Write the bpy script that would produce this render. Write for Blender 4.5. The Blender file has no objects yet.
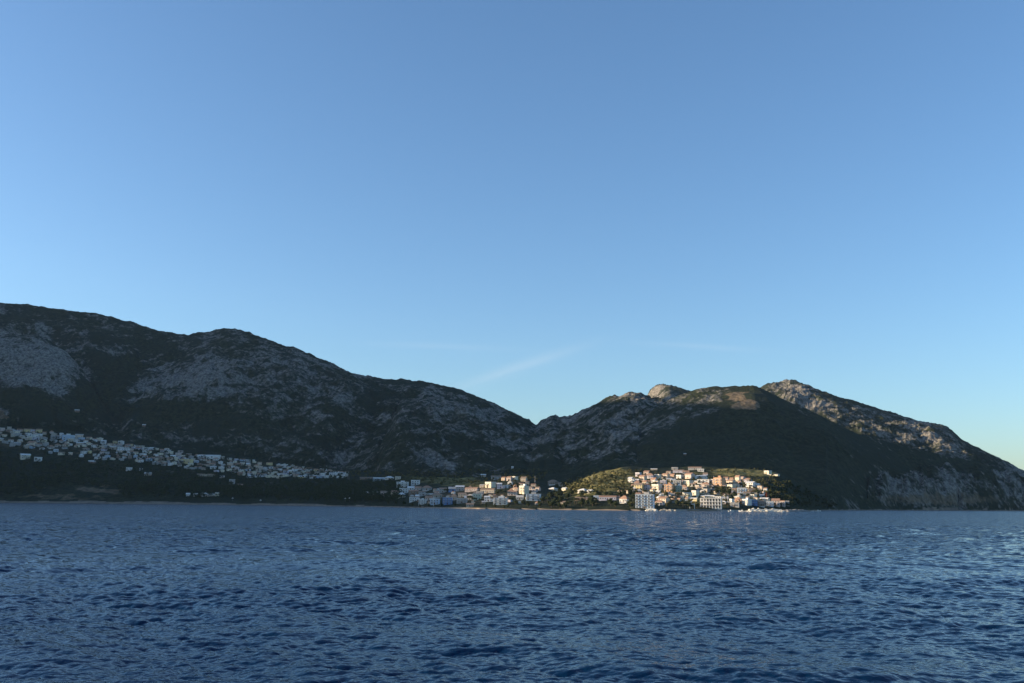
import bpy, math, random
import numpy as np
random.seed(7)
rng = np.random.default_rng(11)
R = math.radians
scene = bpy.context.scene
col = scene.collection

# ------------------------------------------------------------------ camera
F = 950.0; W_, H_ = 1024, 683
CH = 6.0
PITCH = math.atan(163.0 / F); ROLL = R(0.49)
Fw = np.array([0, math.cos(PITCH), math.sin(PITCH)])
R0 = np.array([1.0, 0, 0]); U0 = np.array([0, -math.sin(PITCH), math.cos(PITCH)])
Rt = R0 * math.cos(ROLL) + U0 * math.sin(ROLL)
Up = U0 * math.cos(ROLL) - R0 * math.sin(ROLL)
def ray(px, py):
    d = Fw * F + Rt * (px - 512.0) - Up * (py - 341.5)
    return math.atan2(d[0], d[1]), d[2] / math.hypot(d[0], d[1])      # azimuth, tan(elevation)
def project(x, y, z):
    vx, vy, vz = x, y, z - CH
    f = vx * Fw[0] + vy * Fw[1] + vz * Fw[2]
    r = vx * Rt[0] + vy * Rt[1] + vz * Rt[2]
    u = vx * Up[0] + vy * Up[1] + vz * Up[2]
    f = np.maximum(f, 1.0)
    return 512 + F * r / f, 341.5 - F * u / f
from mathutils import Matrix
cam = bpy.data.cameras.new('camera'); co = bpy.data.objects.new('camera', cam); col.objects.link(co)
cam.sensor_width = 36; cam.lens = F / W_ * 36; cam.clip_start = 0.5; cam.clip_end = 200000
m = Matrix(((Rt[0], Up[0], -Fw[0], 0), (Rt[1], Up[1], -Fw[1], 0), (Rt[2], Up[2], -Fw[2], CH), (0, 0, 0, 1)))
co.matrix_world = m
scene.camera = co

def math_node(n, op, a, b=None, c=None, clamp=False):
    k = n.nodes.new('ShaderNodeMath'); k.operation = op; k.use_clamp = clamp
    for i, v in enumerate((a, b, c)):
        if v is None: continue
        if hasattr(v, 'links'): n.links.new(v, k.inputs[i])
        else: k.inputs[i].default_value = v
    return k.outputs[0]
def noise_node(n, vec, scale, detail=3, rough=0.55, dist=0):
    k = n.nodes.new('ShaderNodeTexNoise'); k.inputs['Scale'].default_value = scale
    k.inputs['Detail'].default_value = detail; k.inputs['Roughness'].default_value = rough
    k.inputs['Distortion'].default_value = dist
    n.links.new(vec, k.inputs['Vector']); return k.outputs['Fac']
def mixc(n, f, a, b):
    k = n.nodes.new('ShaderNodeMix'); k.data_type = 'RGBA'
    n.links.new(f, k.inputs['Factor'])
    for i, v in ((6, a), (7, b)):
        if hasattr(v, 'links'): n.links.new(v, k.inputs[i])
        else: k.inputs[i].default_value = (*v, 1)
    return k.outputs[2]
def ramp(n, f, lo, hi):
    k = n.nodes.new('ShaderNodeMapRange'); k.interpolation_type = 'SMOOTHSTEP'
    n.links.new(f, k.inputs[0]); 
    for i, v in ((1, lo), (2, hi)):
        if hasattr(v, 'links'): n.links.new(v, k.inputs[i])
        else: k.inputs[i].default_value = v
    return k.outputs[0]
# ------------------------------------------------------------------ world, sun
SUN_AZ, SUN_EL = -90.0, 10.2
w = bpy.data.worlds.new('World'); scene.world = w; w.use_nodes = True
nt = w.node_tree; bg = nt.nodes['Background']
sky = nt.nodes.new('ShaderNodeTexSky'); sky.sky_type = 'NISHITA'; sky.sun_disc = False
sky.sun_elevation = R(SUN_EL); sky.sun_rotation = R(SUN_AZ)
sky.altitude = 0; sky.air_density = 1.0; sky.dust_density = 0.8; sky.ozone_density = 3.7

def wisp_sky():
    g = nt.nodes.new('ShaderNodeTexCoord'); sep = nt.nodes.new('ShaderNodeSeparateXYZ'); nt.links.new(g.outputs['Generated'], sep.inputs[0])
    M = lambda op, a, b=None, c=None, cl=False: math_node(nt, op, a, b, c, cl)
    ys = M('MAXIMUM', sep.outputs[1], 0.05); U = M('DIVIDE', sep.outputs[0], ys); V = M('DIVIDE', sep.outputs[2], ys)
    tot = None
    for u0, v0, ang, ln, wd, amp in ((0.006, 0.143, 19, .062, .0055, .20), (-0.075, 0.166, -2, .07, .003, .08), (0.20, 0.168, -3, .06, .003, .10)):
        c, s_ = math.cos(R(ang)), math.sin(R(ang))
        du, dv = M('SUBTRACT', U, u0), M('SUBTRACT', V, v0)
        p = M('ADD', M('MULTIPLY', du, c), M('MULTIPLY', dv, s_)); q = M('SUBTRACT', M('MULTIPLY', dv, c), M('MULTIPLY', du, s_))
        cmb = nt.nodes.new('ShaderNodeCombineXYZ'); nt.links.new(M('MULTIPLY', p, 14), cmb.inputs[0]); nt.links.new(M('MULTIPLY', q, 110), cmb.inputs[1]); cmb.inputs[2].default_value = ang
        ns = noise_node(nt, cmb.outputs[0], 1.6, 4, .6, .4)
        q2 = M('ADD', q, M('MULTIPLY', M('SUBTRACT', ns, .5), wd * 1.5))
        gs = M('POWER', 2.718, M('MULTIPLY', M('ADD', M('POWER', M('ABSOLUTE', M('DIVIDE', p, ln)), 2), M('POWER', M('ABSOLUTE', M('DIVIDE', q2, wd)), 2)), -1))
        k = M('MULTIPLY', M('MULTIPLY', gs, amp), M('ADD', .4, ns))
        tot = k if tot is None else M('ADD', tot, k)
    return mixc(nt, M('MINIMUM', tot, .6), sky.outputs[0], (3.0, 3.3, 3.6))
nt.links.new(wisp_sky(), bg.inputs[0]); bg.inputs[1].default_value = 0.13
SKYNT = (nt, sky, bg)
sun = bpy.data.lights.new('sun', 'SUN'); so = bpy.data.objects.new('sun', sun); col.objects.link(so)
sun.energy = 5.0; sun.angle = R(0.5); sun.color = (1.0, 0.78, 0.52)
a, e = R(SUN_AZ), R(SUN_EL)
sd = np.array([math.sin(a) * math.cos(e), math.cos(a) * math.cos(e), math.sin(e)])
from mathutils import Vector
so.rotation_euler = Vector(sd).to_track_quat('Z', 'Y').to_euler()
vs = scene.view_settings
vs.view_transform = 'Standard'; vs.look = 'None'; vs.gamma = 1; vs.use_curve_mapping = False; vs.exposure = 1.05
scene.cycles.max_bounces = 5; scene.cycles.diffuse_bounces = 2; scene.cycles.glossy_bounces = 3
scene.cycles.volume_bounces = 0

# ------------------------------------------------------------------ materials
def mat(name, base, rough=0.9):
    m = bpy.data.materials.new(name); m.use_nodes = True
    b = m.node_tree.nodes['Principled BSDF']
    b.inputs['Base Color'].default_value = (*base, 1); b.inputs['Roughness'].default_value = rough
    b.inputs['Specular IOR Level'].default_value = 0.25
    return m
def noisy(name, c1, c2, scale, rough=0.9, detail=4, coord='Object', lo=0.35, hi=0.65):
    m = mat(name, c1, rough); n = m.node_tree; b = n.nodes['Principled BSDF']
    tc = n.nodes.new('ShaderNodeTexCoord'); no = n.nodes.new('ShaderNodeTexNoise')
    no.inputs['Scale'].default_value = scale; no.inputs['Detail'].default_value = detail
    rp = n.nodes.new('ShaderNodeValToRGB')
    rp.color_ramp.elements[0].position = lo; rp.color_ramp.elements[0].color = (*c1, 1)
    rp.color_ramp.elements[1].position = hi; rp.color_ramp.elements[1].color = (*c2, 1)
    n.links.new(tc.outputs[coord], no.inputs['Vector']); n.links.new(no.outputs['Fac'], rp.inputs[0])
    n.links.new(rp.outputs[0], b.inputs['Base Color'])
    return m

def terrain_mat():
    m = mat('mountain_ground', (.05, .06, .03), 0.95); n = m.node_tree; b = n.nodes['Principled BSDF']
    b.inputs['Specular IOR Level'].default_value = 0.05
    g = n.nodes.new('ShaderNodeNewGeometry'); P = g.outputs['Position']
    def attr(k):
        t = n.nodes.new('ShaderNodeAttribute'); t.attribute_name = k; return t.outputs['Fac']
    rock, grass_sun, dirt_sun = attr('rock'), attr('grass_sun'), attr('dirt_sun')
    n1 = noise_node(n, P, 1 / 70, 6, 0.62, 0.6)
    n2 = noise_node(n, P, 1 / 17, 3, 0.6, 0.3)
    s = math_node(n, 'ADD', math_node(n, 'MULTIPLY', n1, 0.62), math_node(n, 'MULTIPLY', n2, 0.38))
    s = math_node(n, 'MULTIPLY_ADD', s, 1.9, -.45)
    s = math_node(n, 'ADD', s, math_node(n, 'MULTIPLY', rock, 0.36))
    fr = ramp(n, s, 0.57, 0.84)
    n3 = noise_node(n, P, 1 / 9, 4, 0.7)
    rockc = mixc(n, ramp(n, n3, .35, .65), (.085, .081, .072), (.275, .255, .22))
    n4 = noise_node(n, P, 1 / 240, 4, 0.6)
    n5 = noise_node(n, P, 1 / 12, 3, 0.7)
    veg = mixc(n, ramp(n, n5, .35, .65), (.016, .022, .013), (.040, .048, .026))
    veg = mixc(n, ramp(n, n4, .45, .62), veg, (.026, .034, .021))
    c = mixc(n, fr, veg, rockc)
    gc = mixc(n, ramp(n, n5, .4, .6), (.07, .075, .025), (.26, .22, .09))
    c = mixc(n, ramp(n, math_node(n, 'ADD', grass_sun, math_node(n, 'MULTIPLY', n1, .5)), .6, .9), c, gc)
    dc = mixc(n, ramp(n, n5, .4, .6), (.11, .085, .055), (.20, .155, .10))
    c = mixc(n, ramp(n, math_node(n, 'ADD', dirt_sun, math_node(n, 'MULTIPLY', n2, .5)), .6, .9), c, dc)
    n.links.new(c, b.inputs['Base Color'])
    bp = n.nodes.new('ShaderNodeBump'); bp.inputs['Strength'].default_value = 0.9; bp.inputs['Distance'].default_value = 5.5
    hh = math_node(n, 'ADD', math_node(n, 'MULTIPLY', n3, 0.8), math_node(n, 'MULTIPLY', fr, 0.5))
    n.links.new(hh, bp.inputs['Height']); n.links.new(bp.outputs[0], b.inputs['Normal'])
    return m

# ------------------------------------------------------------------ numpy noise
PERM = rng.permutation(4096)
GR = rng.random(4096) * 2 * np.pi; GX, GY = np.cos(GR), np.sin(GR)
def pnoise(x, y):
    xi = np.floor(x).astype(np.int64); yi = np.floor(y).astype(np.int64)
    fx, fy = x - xi, y - yi
    u = fx * fx * fx * (fx * (fx * 6 - 15) + 10); v = fy * fy * fy * (fy * (fy * 6 - 15) + 10)
    def g(i, j):
        h = PERM[(PERM[(xi + i) & 4095] + yi + j) & 4095]
        return GX[h] * (fx - i) + GY[h] * (fy - j)
    return ((g(0, 0) * (1 - u) + g(1, 0) * u) * (1 - v) + (g(0, 1) * (1 - u) + g(1, 1) * u) * v) * 1.5
def fbm(x, y, o=5, gain=0.5):
    s = 0; a = 1; 
    for k in range(o): s = s + a * pnoise(x + 17.3 * k, y - 9.1 * k); x = x * 2.03; y = y * 2.03; a *= gain
    return s
def ridged(x, y, o=5, gain=0.5):
    s = 0; a = 1
    for k in range(o): s = s + a * (1 - 2 * np.abs(pnoise(x + 31.7 * k, y + 5.9 * k))); x = x * 2.07; y = y * 2.07; a *= gain
    return s
def sst(x, a, b):
    t = np.clip((x - a) / (b - a), 0, 1); return t * t * (3 - 2 * t)

# ------------------------------------------------------------------ terrain
def curve(pts, extra=()):
    rows = []
    for px, py, rc in pts:
        az, te = ray(px, py); rows.append((az, CH + rc * te, rc))
    for azd, z, rc in extra: rows.append((R(azd), z, rc))
    rows.sort(); rows = [(rows[0][0] - R(1.5), -400, rows[0][2])] + rows + [(rows[-1][0] + R(1.5), -400, rows[-1][2])]; A = np.array(rows)
    return lambda az: (np.interp(az, A[:, 0], A[:, 1]), np.interp(az, A[:, 0], A[:, 2]))
def smooth_curve(f, sig):
    g = np.radians(np.arange(-80, 60, 0.05)); z, r = f(g); k = np.exp(-0.5 * (np.arange(-60, 61) * .05 / sig) ** 2); k /= k.sum()
    sm = lambda v: np.convolve(np.pad(v, 60, mode='edge'), k, 'valid')
    z, r = sm(z), sm(r)
    return lambda az: (np.interp(az, g, z), np.interp(az, g, r))
def by_px(pts, azextra=()):
    rows = [(ray(px, 505)[0], v) for px, v in pts] + [(R(a_), v) for a_, v in azextra]
    rows.sort(); A = np.array(rows)
    return lambda az: np.interp(az, A[:, 0], A[:, 1])

shore = by_px([(-40, 2500), (0, 2450), (130, 2250), (250, 2050), (370, 1650), (430, 1330), (480, 1230), (560, 1190),
               (640, 1150), (700, 1180), (750, 1230), (790, 1300), (803, 1480), (830, 2000), (900, 2600), (1024, 3200),
               (1080, 3500), (1110, 4200), (1125, 6000), (1140, 30000)], [(-75, 2000), (-50, 2300), (-38, 2400)])
LAY = {}
# hillside that carries the left village, running down to the shore town
LAY['slope'] = dict(c=curve([(-60, 418, 3350), (0, 423, 3300), (100, 434, 3200), (200, 450, 3050), (300, 465, 2900),
        (345, 470, 2750), (400, 476, 2200), (440, 478, 2000), (480, 477, 1850), (520, 476, 1750), (545, 484, 1700), (575, 496, 1700), (590, 505, 1700), (600, 520, 1700)],
        [(-75, 130, 2900), (-50, 230, 3300)]), b=lambda az: shore(az) + 25, zb=3, p=1.0, back=0.0)
LAY['town'] = dict(c=curve([(535, 515, 1750), (545, 494, 1750), (560, 487, 1750), (580, 477, 1750), (600, 470, 1760), (640, 467, 1780), (690, 467, 1800),
        (740, 468, 1780), (765, 467, 1750), (785, 473, 1720), (805, 484, 1800), (822, 498, 1950), (835, 506, 2100), (850, 520, 2100)]),
        b=lambda az: shore(az) + 20, zb=3, p=0.95, back=0.10)
LAY['range_left'] = dict(c=curve([(-120, 296, 4700), (-60, 299, 4650), (0, 302, 4600), (30, 305, 4600), (60, 309, 4560), (100, 314, 4500), (130, 321, 4450),
        (160, 330, 4400), (185, 334, 4350), (205, 332, 4300), (225, 328, 4250), (242, 330, 4220), (270, 340, 4150), (300, 349, 4100), (330, 362, 4050),
        (352, 372, 4000), (378, 378, 3950), (410, 380, 3900), (440, 384, 3850), (465, 391, 3800), (490, 401, 3750), (510, 411, 3700),
        (525, 418, 3650), (536, 424, 3600), (560, 440, 3500), (600, 470, 3400), (640, 505, 3300)],
        [(-76, 240, 3150), (-71.6, 470, 3160), (-66.6, 540, 3270), (-60.5, 570, 3450), (-55, 840, 3660), (-50, 925, 3900), (-45, 955, 4240), (-41.4, 975, 4530), (-36.5, 1190, 4850)]),  # unseen crest left of the frame, heights shaped to throw shade over the bay
        b=lambda az: np.interp(az, [R(-75), R(-48), R(-30), R(-10), R(0), R(8)], [2100, 2500, 3150, 2750, 2300, 2300]), zb=60, p=1.05, back=0.35)
LAY['dome_left'] = dict(c=curve([(-200, 330, 4200), (-60, 338, 4050), (0, 334, 4000), (30, 333, 3980), (50, 340, 3950), (70, 356, 3900), (88, 375, 3850), (105, 398, 3750), (130, 430, 3600), (150, 470, 3500)],
        [(-60, 100, 4000)]), b=lambda az: 3250 + 0 * az, zb=200, p=0.75, back=0.5)
LAY['dome_mid'] = dict(c=curve([(110, 440, 3600), (135, 392, 3800), (160, 372, 3950), (190, 352, 4050), (225, 333, 4150), (260, 338, 4100), (300, 352, 4000), (340, 369, 3900), (365, 382, 3800), (385, 405, 3700),(410, 425, 3500), (450, 470, 3300)]),
        b=lambda az: 3050 + 0 * az, zb=150, p=0.8, back=0.4)
LAY['spur_mid'] = dict(c=curve([(380, 440, 3300), (400, 400, 3550), (430, 396, 3600), (470, 402, 3560), (505, 420, 3450), (530, 440, 3300), (560, 470, 3000), (590, 500, 2800)]),
        b=lambda az: 2350 + 0 * az, zb=50, p=0.9, back=0.4)
LAY['range_right'] = dict(c=curve([(500, 505, 3300), (520, 450, 3400), (536, 425, 3500), (545, 419, 3500), (552, 414, 3500), (560, 417, 3480), (572, 415, 3450), (585, 408, 3420), (600, 401, 3400),
        (612, 396, 3380), (625, 393, 3350), (640, 392, 3330), (650, 397, 3300), (665, 400, 3250), (690, 405, 3150), (730, 420, 3100), (800, 450, 3000), (860, 505, 3000)]),
        b=lambda az: 2050 + 0 * az, zb=25, p=1.0, back=0.5)
LAY['peak'] = dict(c=curve([(640, 420, 4300), (646, 397, 4480), (651, 387, 4450), (658, 384, 4380), (668, 384, 4300), (680, 387, 4260), (695, 392, 4300), (710, 400, 4300), (730, 430, 4300)]),
        b=lambda az: 3500 + 0 * az, zb=150, p=0.8, back=0.8)
LAY['hill'] = dict(c=curve([(560, 520, 2600), (620, 440, 2800), (650, 412, 2850), (665, 402, 2880), (682, 394, 2900), (700, 388, 2900), (720, 386, 2900), (740, 385.5, 2900),
        (754, 385.5, 2880), (768, 391, 2850), (790, 402, 2850), (820, 415, 2850), (850, 430, 2870), (880, 440, 2920), (920, 449, 3050), (960, 458, 3250), (1000, 468, 3400), (1040, 484, 3500), (1075, 510, 3600)]),
        b=lambda az: np.maximum(shore(az) + 10, 1980), zb=12, p=1.0, back=0.5)
LAY['knoll'] = dict(c=curve([(690, 450, 2450), (712, 416, 2700), (728, 401, 2790), (742, 397, 2800), (756, 400, 2780), (770, 413, 2700), (785, 440, 2500)]), b=lambda az: 2250 + 0 * az, zb=80, p=1.0, back=0.1)
LAY['headland'] = dict(c=curve([(725, 430, 4600), (745, 395, 4600), (765, 384, 4580), (778, 380.5, 4540), (793, 379, 4460), (803, 383, 4330), (830, 394, 4130), (860, 403, 4150), (890, 412, 4150), (920, 421, 4120),
        (945, 426, 4020), (953, 430, 3940), (959, 438, 3930), (975, 446, 3900), (1000, 459, 3880), (1024, 471, 3860), (1060, 490, 3900), (1090, 508, 4000), (1120, 530, 4300)]),
        b=lambda az: np.maximum(shore(az) + 10, np.interp(az, [ray(780, 400)[0], ray(860, 400)[0]], [3350, 2900])), zb=8, p=0.62, back=0.55)
LAY['cliff'] = dict(c=curve([(810, 512, 2300), (850, 490, 2420), (872, 474, 2650), (900, 468, 2820), (940, 467, 3020), (980, 467, 3200), (1010, 471, 3330), (1030, 480, 3420), (1060, 492, 3560), (1085, 508, 3700), (1110, 530, 4300)]),
        b=lambda az: shore(az) + 6, zb=3, p=0.7, back=0.05)
for k_, L_ in LAY.items(): L_['c'] = smooth_curve(L_['c'], 0.8 if k_ in ('town', 'slope') else 0.12)
NAMES = list(LAY)
def terrain(az, r, want=False):
    x, y = r * np.sin(az), r * np.cos(az)
    sh = shore(az) + 14 * pnoise(x / 90, y / 90)
    best = 1.5 + np.clip(r - sh, 0, 900) * 0.012
    who = np.full(np.shape(r), -1)
    warp = 60 * fbm(x / 420, y / 420, 3)
    env_t = np.zeros(np.shape(r)) + 1.0
    for i, k in enumerate(NAMES):
        L = LAY[k]; zc, rc = L['c'](az); rb = L['b'](az)
        rw = r + (warp if k not in ('slope', 'town') else 0) * sst(np.abs(rc - r), 0, 250)
        t = np.clip((rw - rb) / np.maximum(rc - rb, 30), 0, 1)
        zb_ = np.minimum(L['zb'], zc); z = zb_ + (zc - zb_) * t ** L['p'] - np.maximum(rw - rc, 0) * L['back'] - np.maximum(rb - rw, 0) * 0.3
        up = z > best
        best = np.where(up, z, best); who = np.where(up, i, who)
        env_t = np.where(up, 0.05 + 0.95 * sst(np.abs(rc - r), 0, 380), env_t)
    smooth = (who == NAMES.index('slope')) | (who == NAMES.index('town')) | (who == -1)
    hi = sst(best, 15, 160) * np.where(smooth, 0.0, 1.0)
    hill = np.where((who == NAMES.index('hill')) | (who == NAMES.index('knoll')), 0.45, 1.0)
    n = 30 * (ridged(x / 420 + 3, y / 420, 6, 0.5) - 0.9) * env_t * hill + 9 * fbm(x / 60, y / 60, 4, 0.6) * hill * (0.42 + 0.58 * env_t)
    n2 = np.where(who == NAMES.index('town'), 4.5, 2.0) * fbm(x / 80, y / 80, 4) * sst(r - sh, 30, 200)
    cl = np.where(who == NAMES.index('cliff'), 1.0, 0.0)
    n = n * hi + n2 + cl * 14 * (ridged(az * 60, r / 500, 5, 0.55) - 0.9) * sst(r - sh, 10, 80)
    z = best + n
    z = np.where(r < sh, -4 + 0 * r, np.minimum(z, 0.15 + (r - sh) * np.where(cl > 0, 1.2, 0.35) + np.maximum(r - sh - 100, 0) * 2))
    z = np.where(r < sh, -4.0, z)
    # slope down under the sea just before the shore
    if want: return z, who, x, y, sh
    return z
def ground_z(x, y): return float(terrain(np.array([math.atan2(x, y)]), np.array([math.hypot(x, y)]))[0])
def hit(px, py):
    az, te = ray(px, py)
    r = np.arange(1000, 4800, 4.0); z = terrain(np.full(r.shape, az), r)
    el = (z - CH) / r
    k = np.argmax((el >= te) & (z > 0.1))
    if not el[k] >= te: return None
    rr = r[k]; return rr * math.sin(az), rr * math.cos(az), float(z[k]), rr

def make_mesh(name, co_, quads, attrs=None, smooth=True):
    me = bpy.data.meshes.new(name)
    me.vertices.add(len(co_)); me.vertices.foreach_set('co', co_.astype(np.float32).ravel())
    me.loops.add(quads.size); me.loops.foreach_set('vertex_index', quads.astype(np.int32).ravel())
    me.polygons.add(len(quads)); me.polygons.foreach_set('loop_start', np.arange(0, quads.size, 4, dtype=np.int32))
    me.update(calc_edges=True)
    if smooth: me.polygons.foreach_set('use_smooth', np.ones(len(quads), dtype=bool))
    for k, v in (attrs or {}).items():
        at = me.attributes.new(k, 'FLOAT', 'POINT'); at.data.foreach_set('value', v.astype(np.float32).ravel())
    me.validate(); return me
def tag(o, label=None, cat=None, group=None, kind=None):
    if label: o['label'] = label
    if cat: o['category'] = cat
    if group: o['group'] = group
    if kind: o['kind'] = kind
    return o
def sheet(name, mesh, material):
    o = bpy.data.objects.new(name, mesh); col.objects.link(o); mesh.materials.append(material); return o

azs = np.concatenate([np.radians(np.linspace(-76, -31, 160, endpoint=False)), np.radians(np.linspace(-31, 31, 1500)), np.radians(np.linspace(31.1, 34, 20))])
NR = 430
u = np.linspace(0, 1, NR)
sh0 = np.minimum(shore(azs), 7000)
Rg = (sh0 - 25)[:, None] + (7000 - sh0)[:, None] * (0.45 * u + 0.55 * u ** 2.2)[None, :]
AZ = np.repeat(azs[:, None], NR, 1)
Z, WHO, X, Y, SH = terrain(AZ, Rg, True)
PX, PY = project(X, Y, Z)
rock = np.zeros(Z.shape); grass_sun = np.zeros(Z.shape); dirt_sun = np.zeros(Z.shape)
WX = 16 * fbm(X / 260, Y / 260, 4, .6); WY = 10 * fbm(X / 260 + 50, Y / 260 + 9, 4, .6)
WX, WY = WX * sst(Z, 20, 160) + 6 * fbm(X / 40, Y / 40, 3), WY * sst(Z, 20, 160) + 2.5 * fbm(X / 40 + 9, Y / 40, 3)
def ell(cx, cy, rx, ry, rot=0):
    c, s = math.cos(R(rot)), math.sin(R(rot)); dx, dy = PX - cx + WX, PY - cy + WY
    q = ((dx * c + dy * s) / rx) ** 2 + ((-dx * s + dy * c) / ry) ** 2
    return np.clip((1.35 - q) * .85, 0, 1)
for cx, cy, rx, ry, rot, s in [(32, 368, 60, 32, 10, 1.0), (-10, 350, 30, 30, 0, .7), (190, 382, 58, 22, -15, .75), (165, 375, 30, 25, -20, .3), (240, 368, 60, 38, 15, .42), (310, 385, 60, 30, 25, .45), (340, 385, 40, 22, 30, .4), (265, 420, 80, 22, 10, .12),
        (455, 408, 60, 18, 12, .42), (500, 432, 40, 20, 20, .3), (435, 460, 26, 12, 20, .7), (330, 450, 40, 12, 12, .4), (250, 440, 100, 16, 12, .15), (5, 305, 25, 6, 0, .5), (85, 320, 14, 5, 0, .35), (90, 345, 20, 22, 40, .3), (128, 350, 20, 12, 0, .2),
        (560, 425, 40, 16, -20, .45), (640, 415, 60, 22, -20, .5), (600, 440, 50, 25, -30, .4), (625, 398, 22, 6, 0, .6), (660, 390, 14, 8, 0, 1.1), (700, 405, 45, 14, -10, .45), (590, 460, 30, 14, 0, .25),
        (800, 397, 34, 14, 25, .85), (850, 415, 60, 14, 20, .42), (920, 432, 50, 18, 18, .55), (950, 440, 14, 16, 0, .5), (900, 480, 40, 16, 5, .45), (950, 490, 80, 20, 0, .62), (1010, 480, 30, 26, 0, .45),
        (180, 430, 80, 12, 8, .12), (420, 425, 60, 20, 10, .2)]:
    rock = np.maximum(rock, s * ell(cx, cy, rx, ry, rot))
for cx, cy, rx, ry, rot, s in [(112, 378, 22, 26, 50, .9), (150, 345, 26, 10, 10, .5), (100, 408, 160, 12, 6, .8), (780, 450, 70, 40, 20, .45), (700, 445, 60, 20, 0, .4), (990, 491, 16, 12, 0, .5), (375, 400, 16, 20, 0, .3), (560, 470, 60, 12, 0, .5)]:  # ellipse at the cliff hollow puts its shade into the colour
    rock = rock - s * ell(cx, cy, rx, ry, rot)
grass_sun = np.maximum(ell(600, 483, 42, 14, -10), ell(745, 471, 42, 8, 0)) * 1.0
grass_sun = np.maximum(grass_sun, .55 * ell(450, 480, 70, 10, 5)); grass_sun = np.maximum(grass_sun, .25 * ell(750, 408, 22, 12, 20)); grass_sun = np.maximum(grass_sun, .6 * ell(700, 490, 100, 22, 0))  # the knoll ellipse puts part of its sunlit patch into the colour
tw = (WHO == NAMES.index('slope')) | (WHO == NAMES.index('town')) | (WHO == -1)
dirt_sun = np.maximum(np.maximum(.4 * ell(40, 488, 24, 4, 0), np.maximum(.6 * ell(98, 490, 34, 5, 3), .5 * ell(60, 497, 80, 2.5, 2))), .9 * ell(8, 417, 14, 3, 0)) * (WHO != -5)
vill = np.clip(1.2 - np.abs(PY - (442 + PX * .095)) / 14, 0, 1) * (PX < 350); dirt_sun = np.maximum(dirt_sun, .45 * vill)
dirt_sun = np.maximum(dirt_sun, .5 * ell(690, 492, 100, 14, 0)); dirt_sun = np.maximum(dirt_sun, .45 * ell(470, 495, 75, 10, 0))
dirt_sun = np.maximum(dirt_sun, .85 * ell(750, 406, 17, 10, 20))  # sunlit patch of the knoll, warm light put into the ground colour
rock = rock + np.where(WHO == NAMES.index('hill'), -.1, .13)
rock = np.where(tw, np.minimum(rock, .1) - .35, rock)
dirt_sun = np.where(tw | (PY < 420), dirt_sun, 0); dirt_sun = np.maximum(dirt_sun, .55 * ell(940, 499, 90, 9, 0) * (WHO == NAMES.index('cliff'))); grass_sun = np.where(tw | (PY < 430), grass_sun, 0)
Z = Z + np.clip(rock, 0, .8) * sst(Z, 10, 90) * (11 * (ridged(X / 85, Y / 85, 5, .6) - 1.0)) * np.where(WHO == NAMES.index('peak'), .6, 1.0)
V = np.stack([X, Y, Z], -1).reshape(-1, 3)
idx = np.arange(V.shape[0]).reshape(Z.shape)
quads = np.stack([idx[:-1, :-1], idx[1:, :-1], idx[1:, 1:], idx[:-1, 1:]], -1)   # fixed below for orientation
quads = quads[..., ::-1]
fw = WHO[:-1, :-1]; fr_ = (Rg - SH)[1:, 1:]; fpx = PX[:-1, :-1]
beach_w = np.interp(azs, [ray(p, 505)[0] for p in (-50, 300, 430, 520, 780, 800, 1024)], [36, 32, 14, 5, 6, 8, 8])[:-1, None]
land = (Z[:-1, :-1] > -3) | (Z[1:, 1:] > -3) | (Z[1:, :-1] > -3) | (Z[:-1, 1:] > -3)
isb = fr_ < beach_w
grp = np.where(isb, 0, np.where(np.isin(fw, [-1, 0, 1]), 1, np.where(np.isin(fw, [2, 3, 4, 5]), 2, np.where(np.isin(fw, [6, 8, 9]), 3, np.where(fw == 7, 4, 5)))))
TM = terrain_mat()
sand = noisy('beach_sand', (.13, .105, .08), (.23, .185, .14), .05)
info = [('beach', sand, 'narrow sandy beach strip along the waterline'), ('coastal_hillside', TM, 'low hillside rising from the shore under the villages'),
        ('mountain_left', TM, 'shaded limestone mountain range filling the left of the view'), ('mountain_right', TM, 'dark scrub covered hills behind the sunlit town'),
        ('mountain_peak', TM, 'small sunlit rock summit peeking over the right hills'), ('headland', TM, 'long rocky headland falling into the sea at the right')]
for g_, (nm, mt, lb) in enumerate(info):
    q = quads[(grp == g_) & land].reshape(-1, 4)
    if not len(q): continue
    un, inv = np.unique(q.ravel(), return_inverse=True)
    me = make_mesh(nm, V[un], inv.reshape(-1, 4), dict(rock=rock.ravel()[un], grass_sun=grass_sun.ravel()[un], dirt_sun=dirt_sun.ravel()[un]))
    tag(sheet(nm, me, mt), label=lb, kind='structure')

# ------------------------------------------------------------------ sea
def cascade(N, L, lmin, lmax, rms_slope, wind, spread, seed):
    g = np.random.default_rng(seed)
    k1 = np.fft.fftfreq(N, L / N) * 2 * np.pi
    kx, ky = np.meshgrid(k1, k1, indexing='ij'); k = np.hypot(kx, ky); k[0, 0] = 1e-6
    lam = 2 * np.pi / k
    P = k ** -3.6 * ((lam >= lmin) & (lam < lmax))
    c = (kx * math.sin(wind) + ky * math.cos(wind)) / k
    P = P * (spread + (1 - spread) * c ** 2) 
    h = (g.normal(size=(N, N)) + 1j * g.normal(size=(N, N))) * np.sqrt(P); h[0, 0] = 0
    hh = np.fft.ifft2(h).real
    sx = np.fft.ifft2(1j * kx * h).real; sy = np.fft.ifft2(1j * ky * h).real
    s = rms_slope / math.sqrt((sx ** 2 + sy ** 2).mean())
    dx = np.fft.ifft2(-1j * kx / k * h).real; dy = np.fft.ifft2(-1j * ky / k * h).real
    return [hh * s, dx * s, dy * s], L
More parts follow.
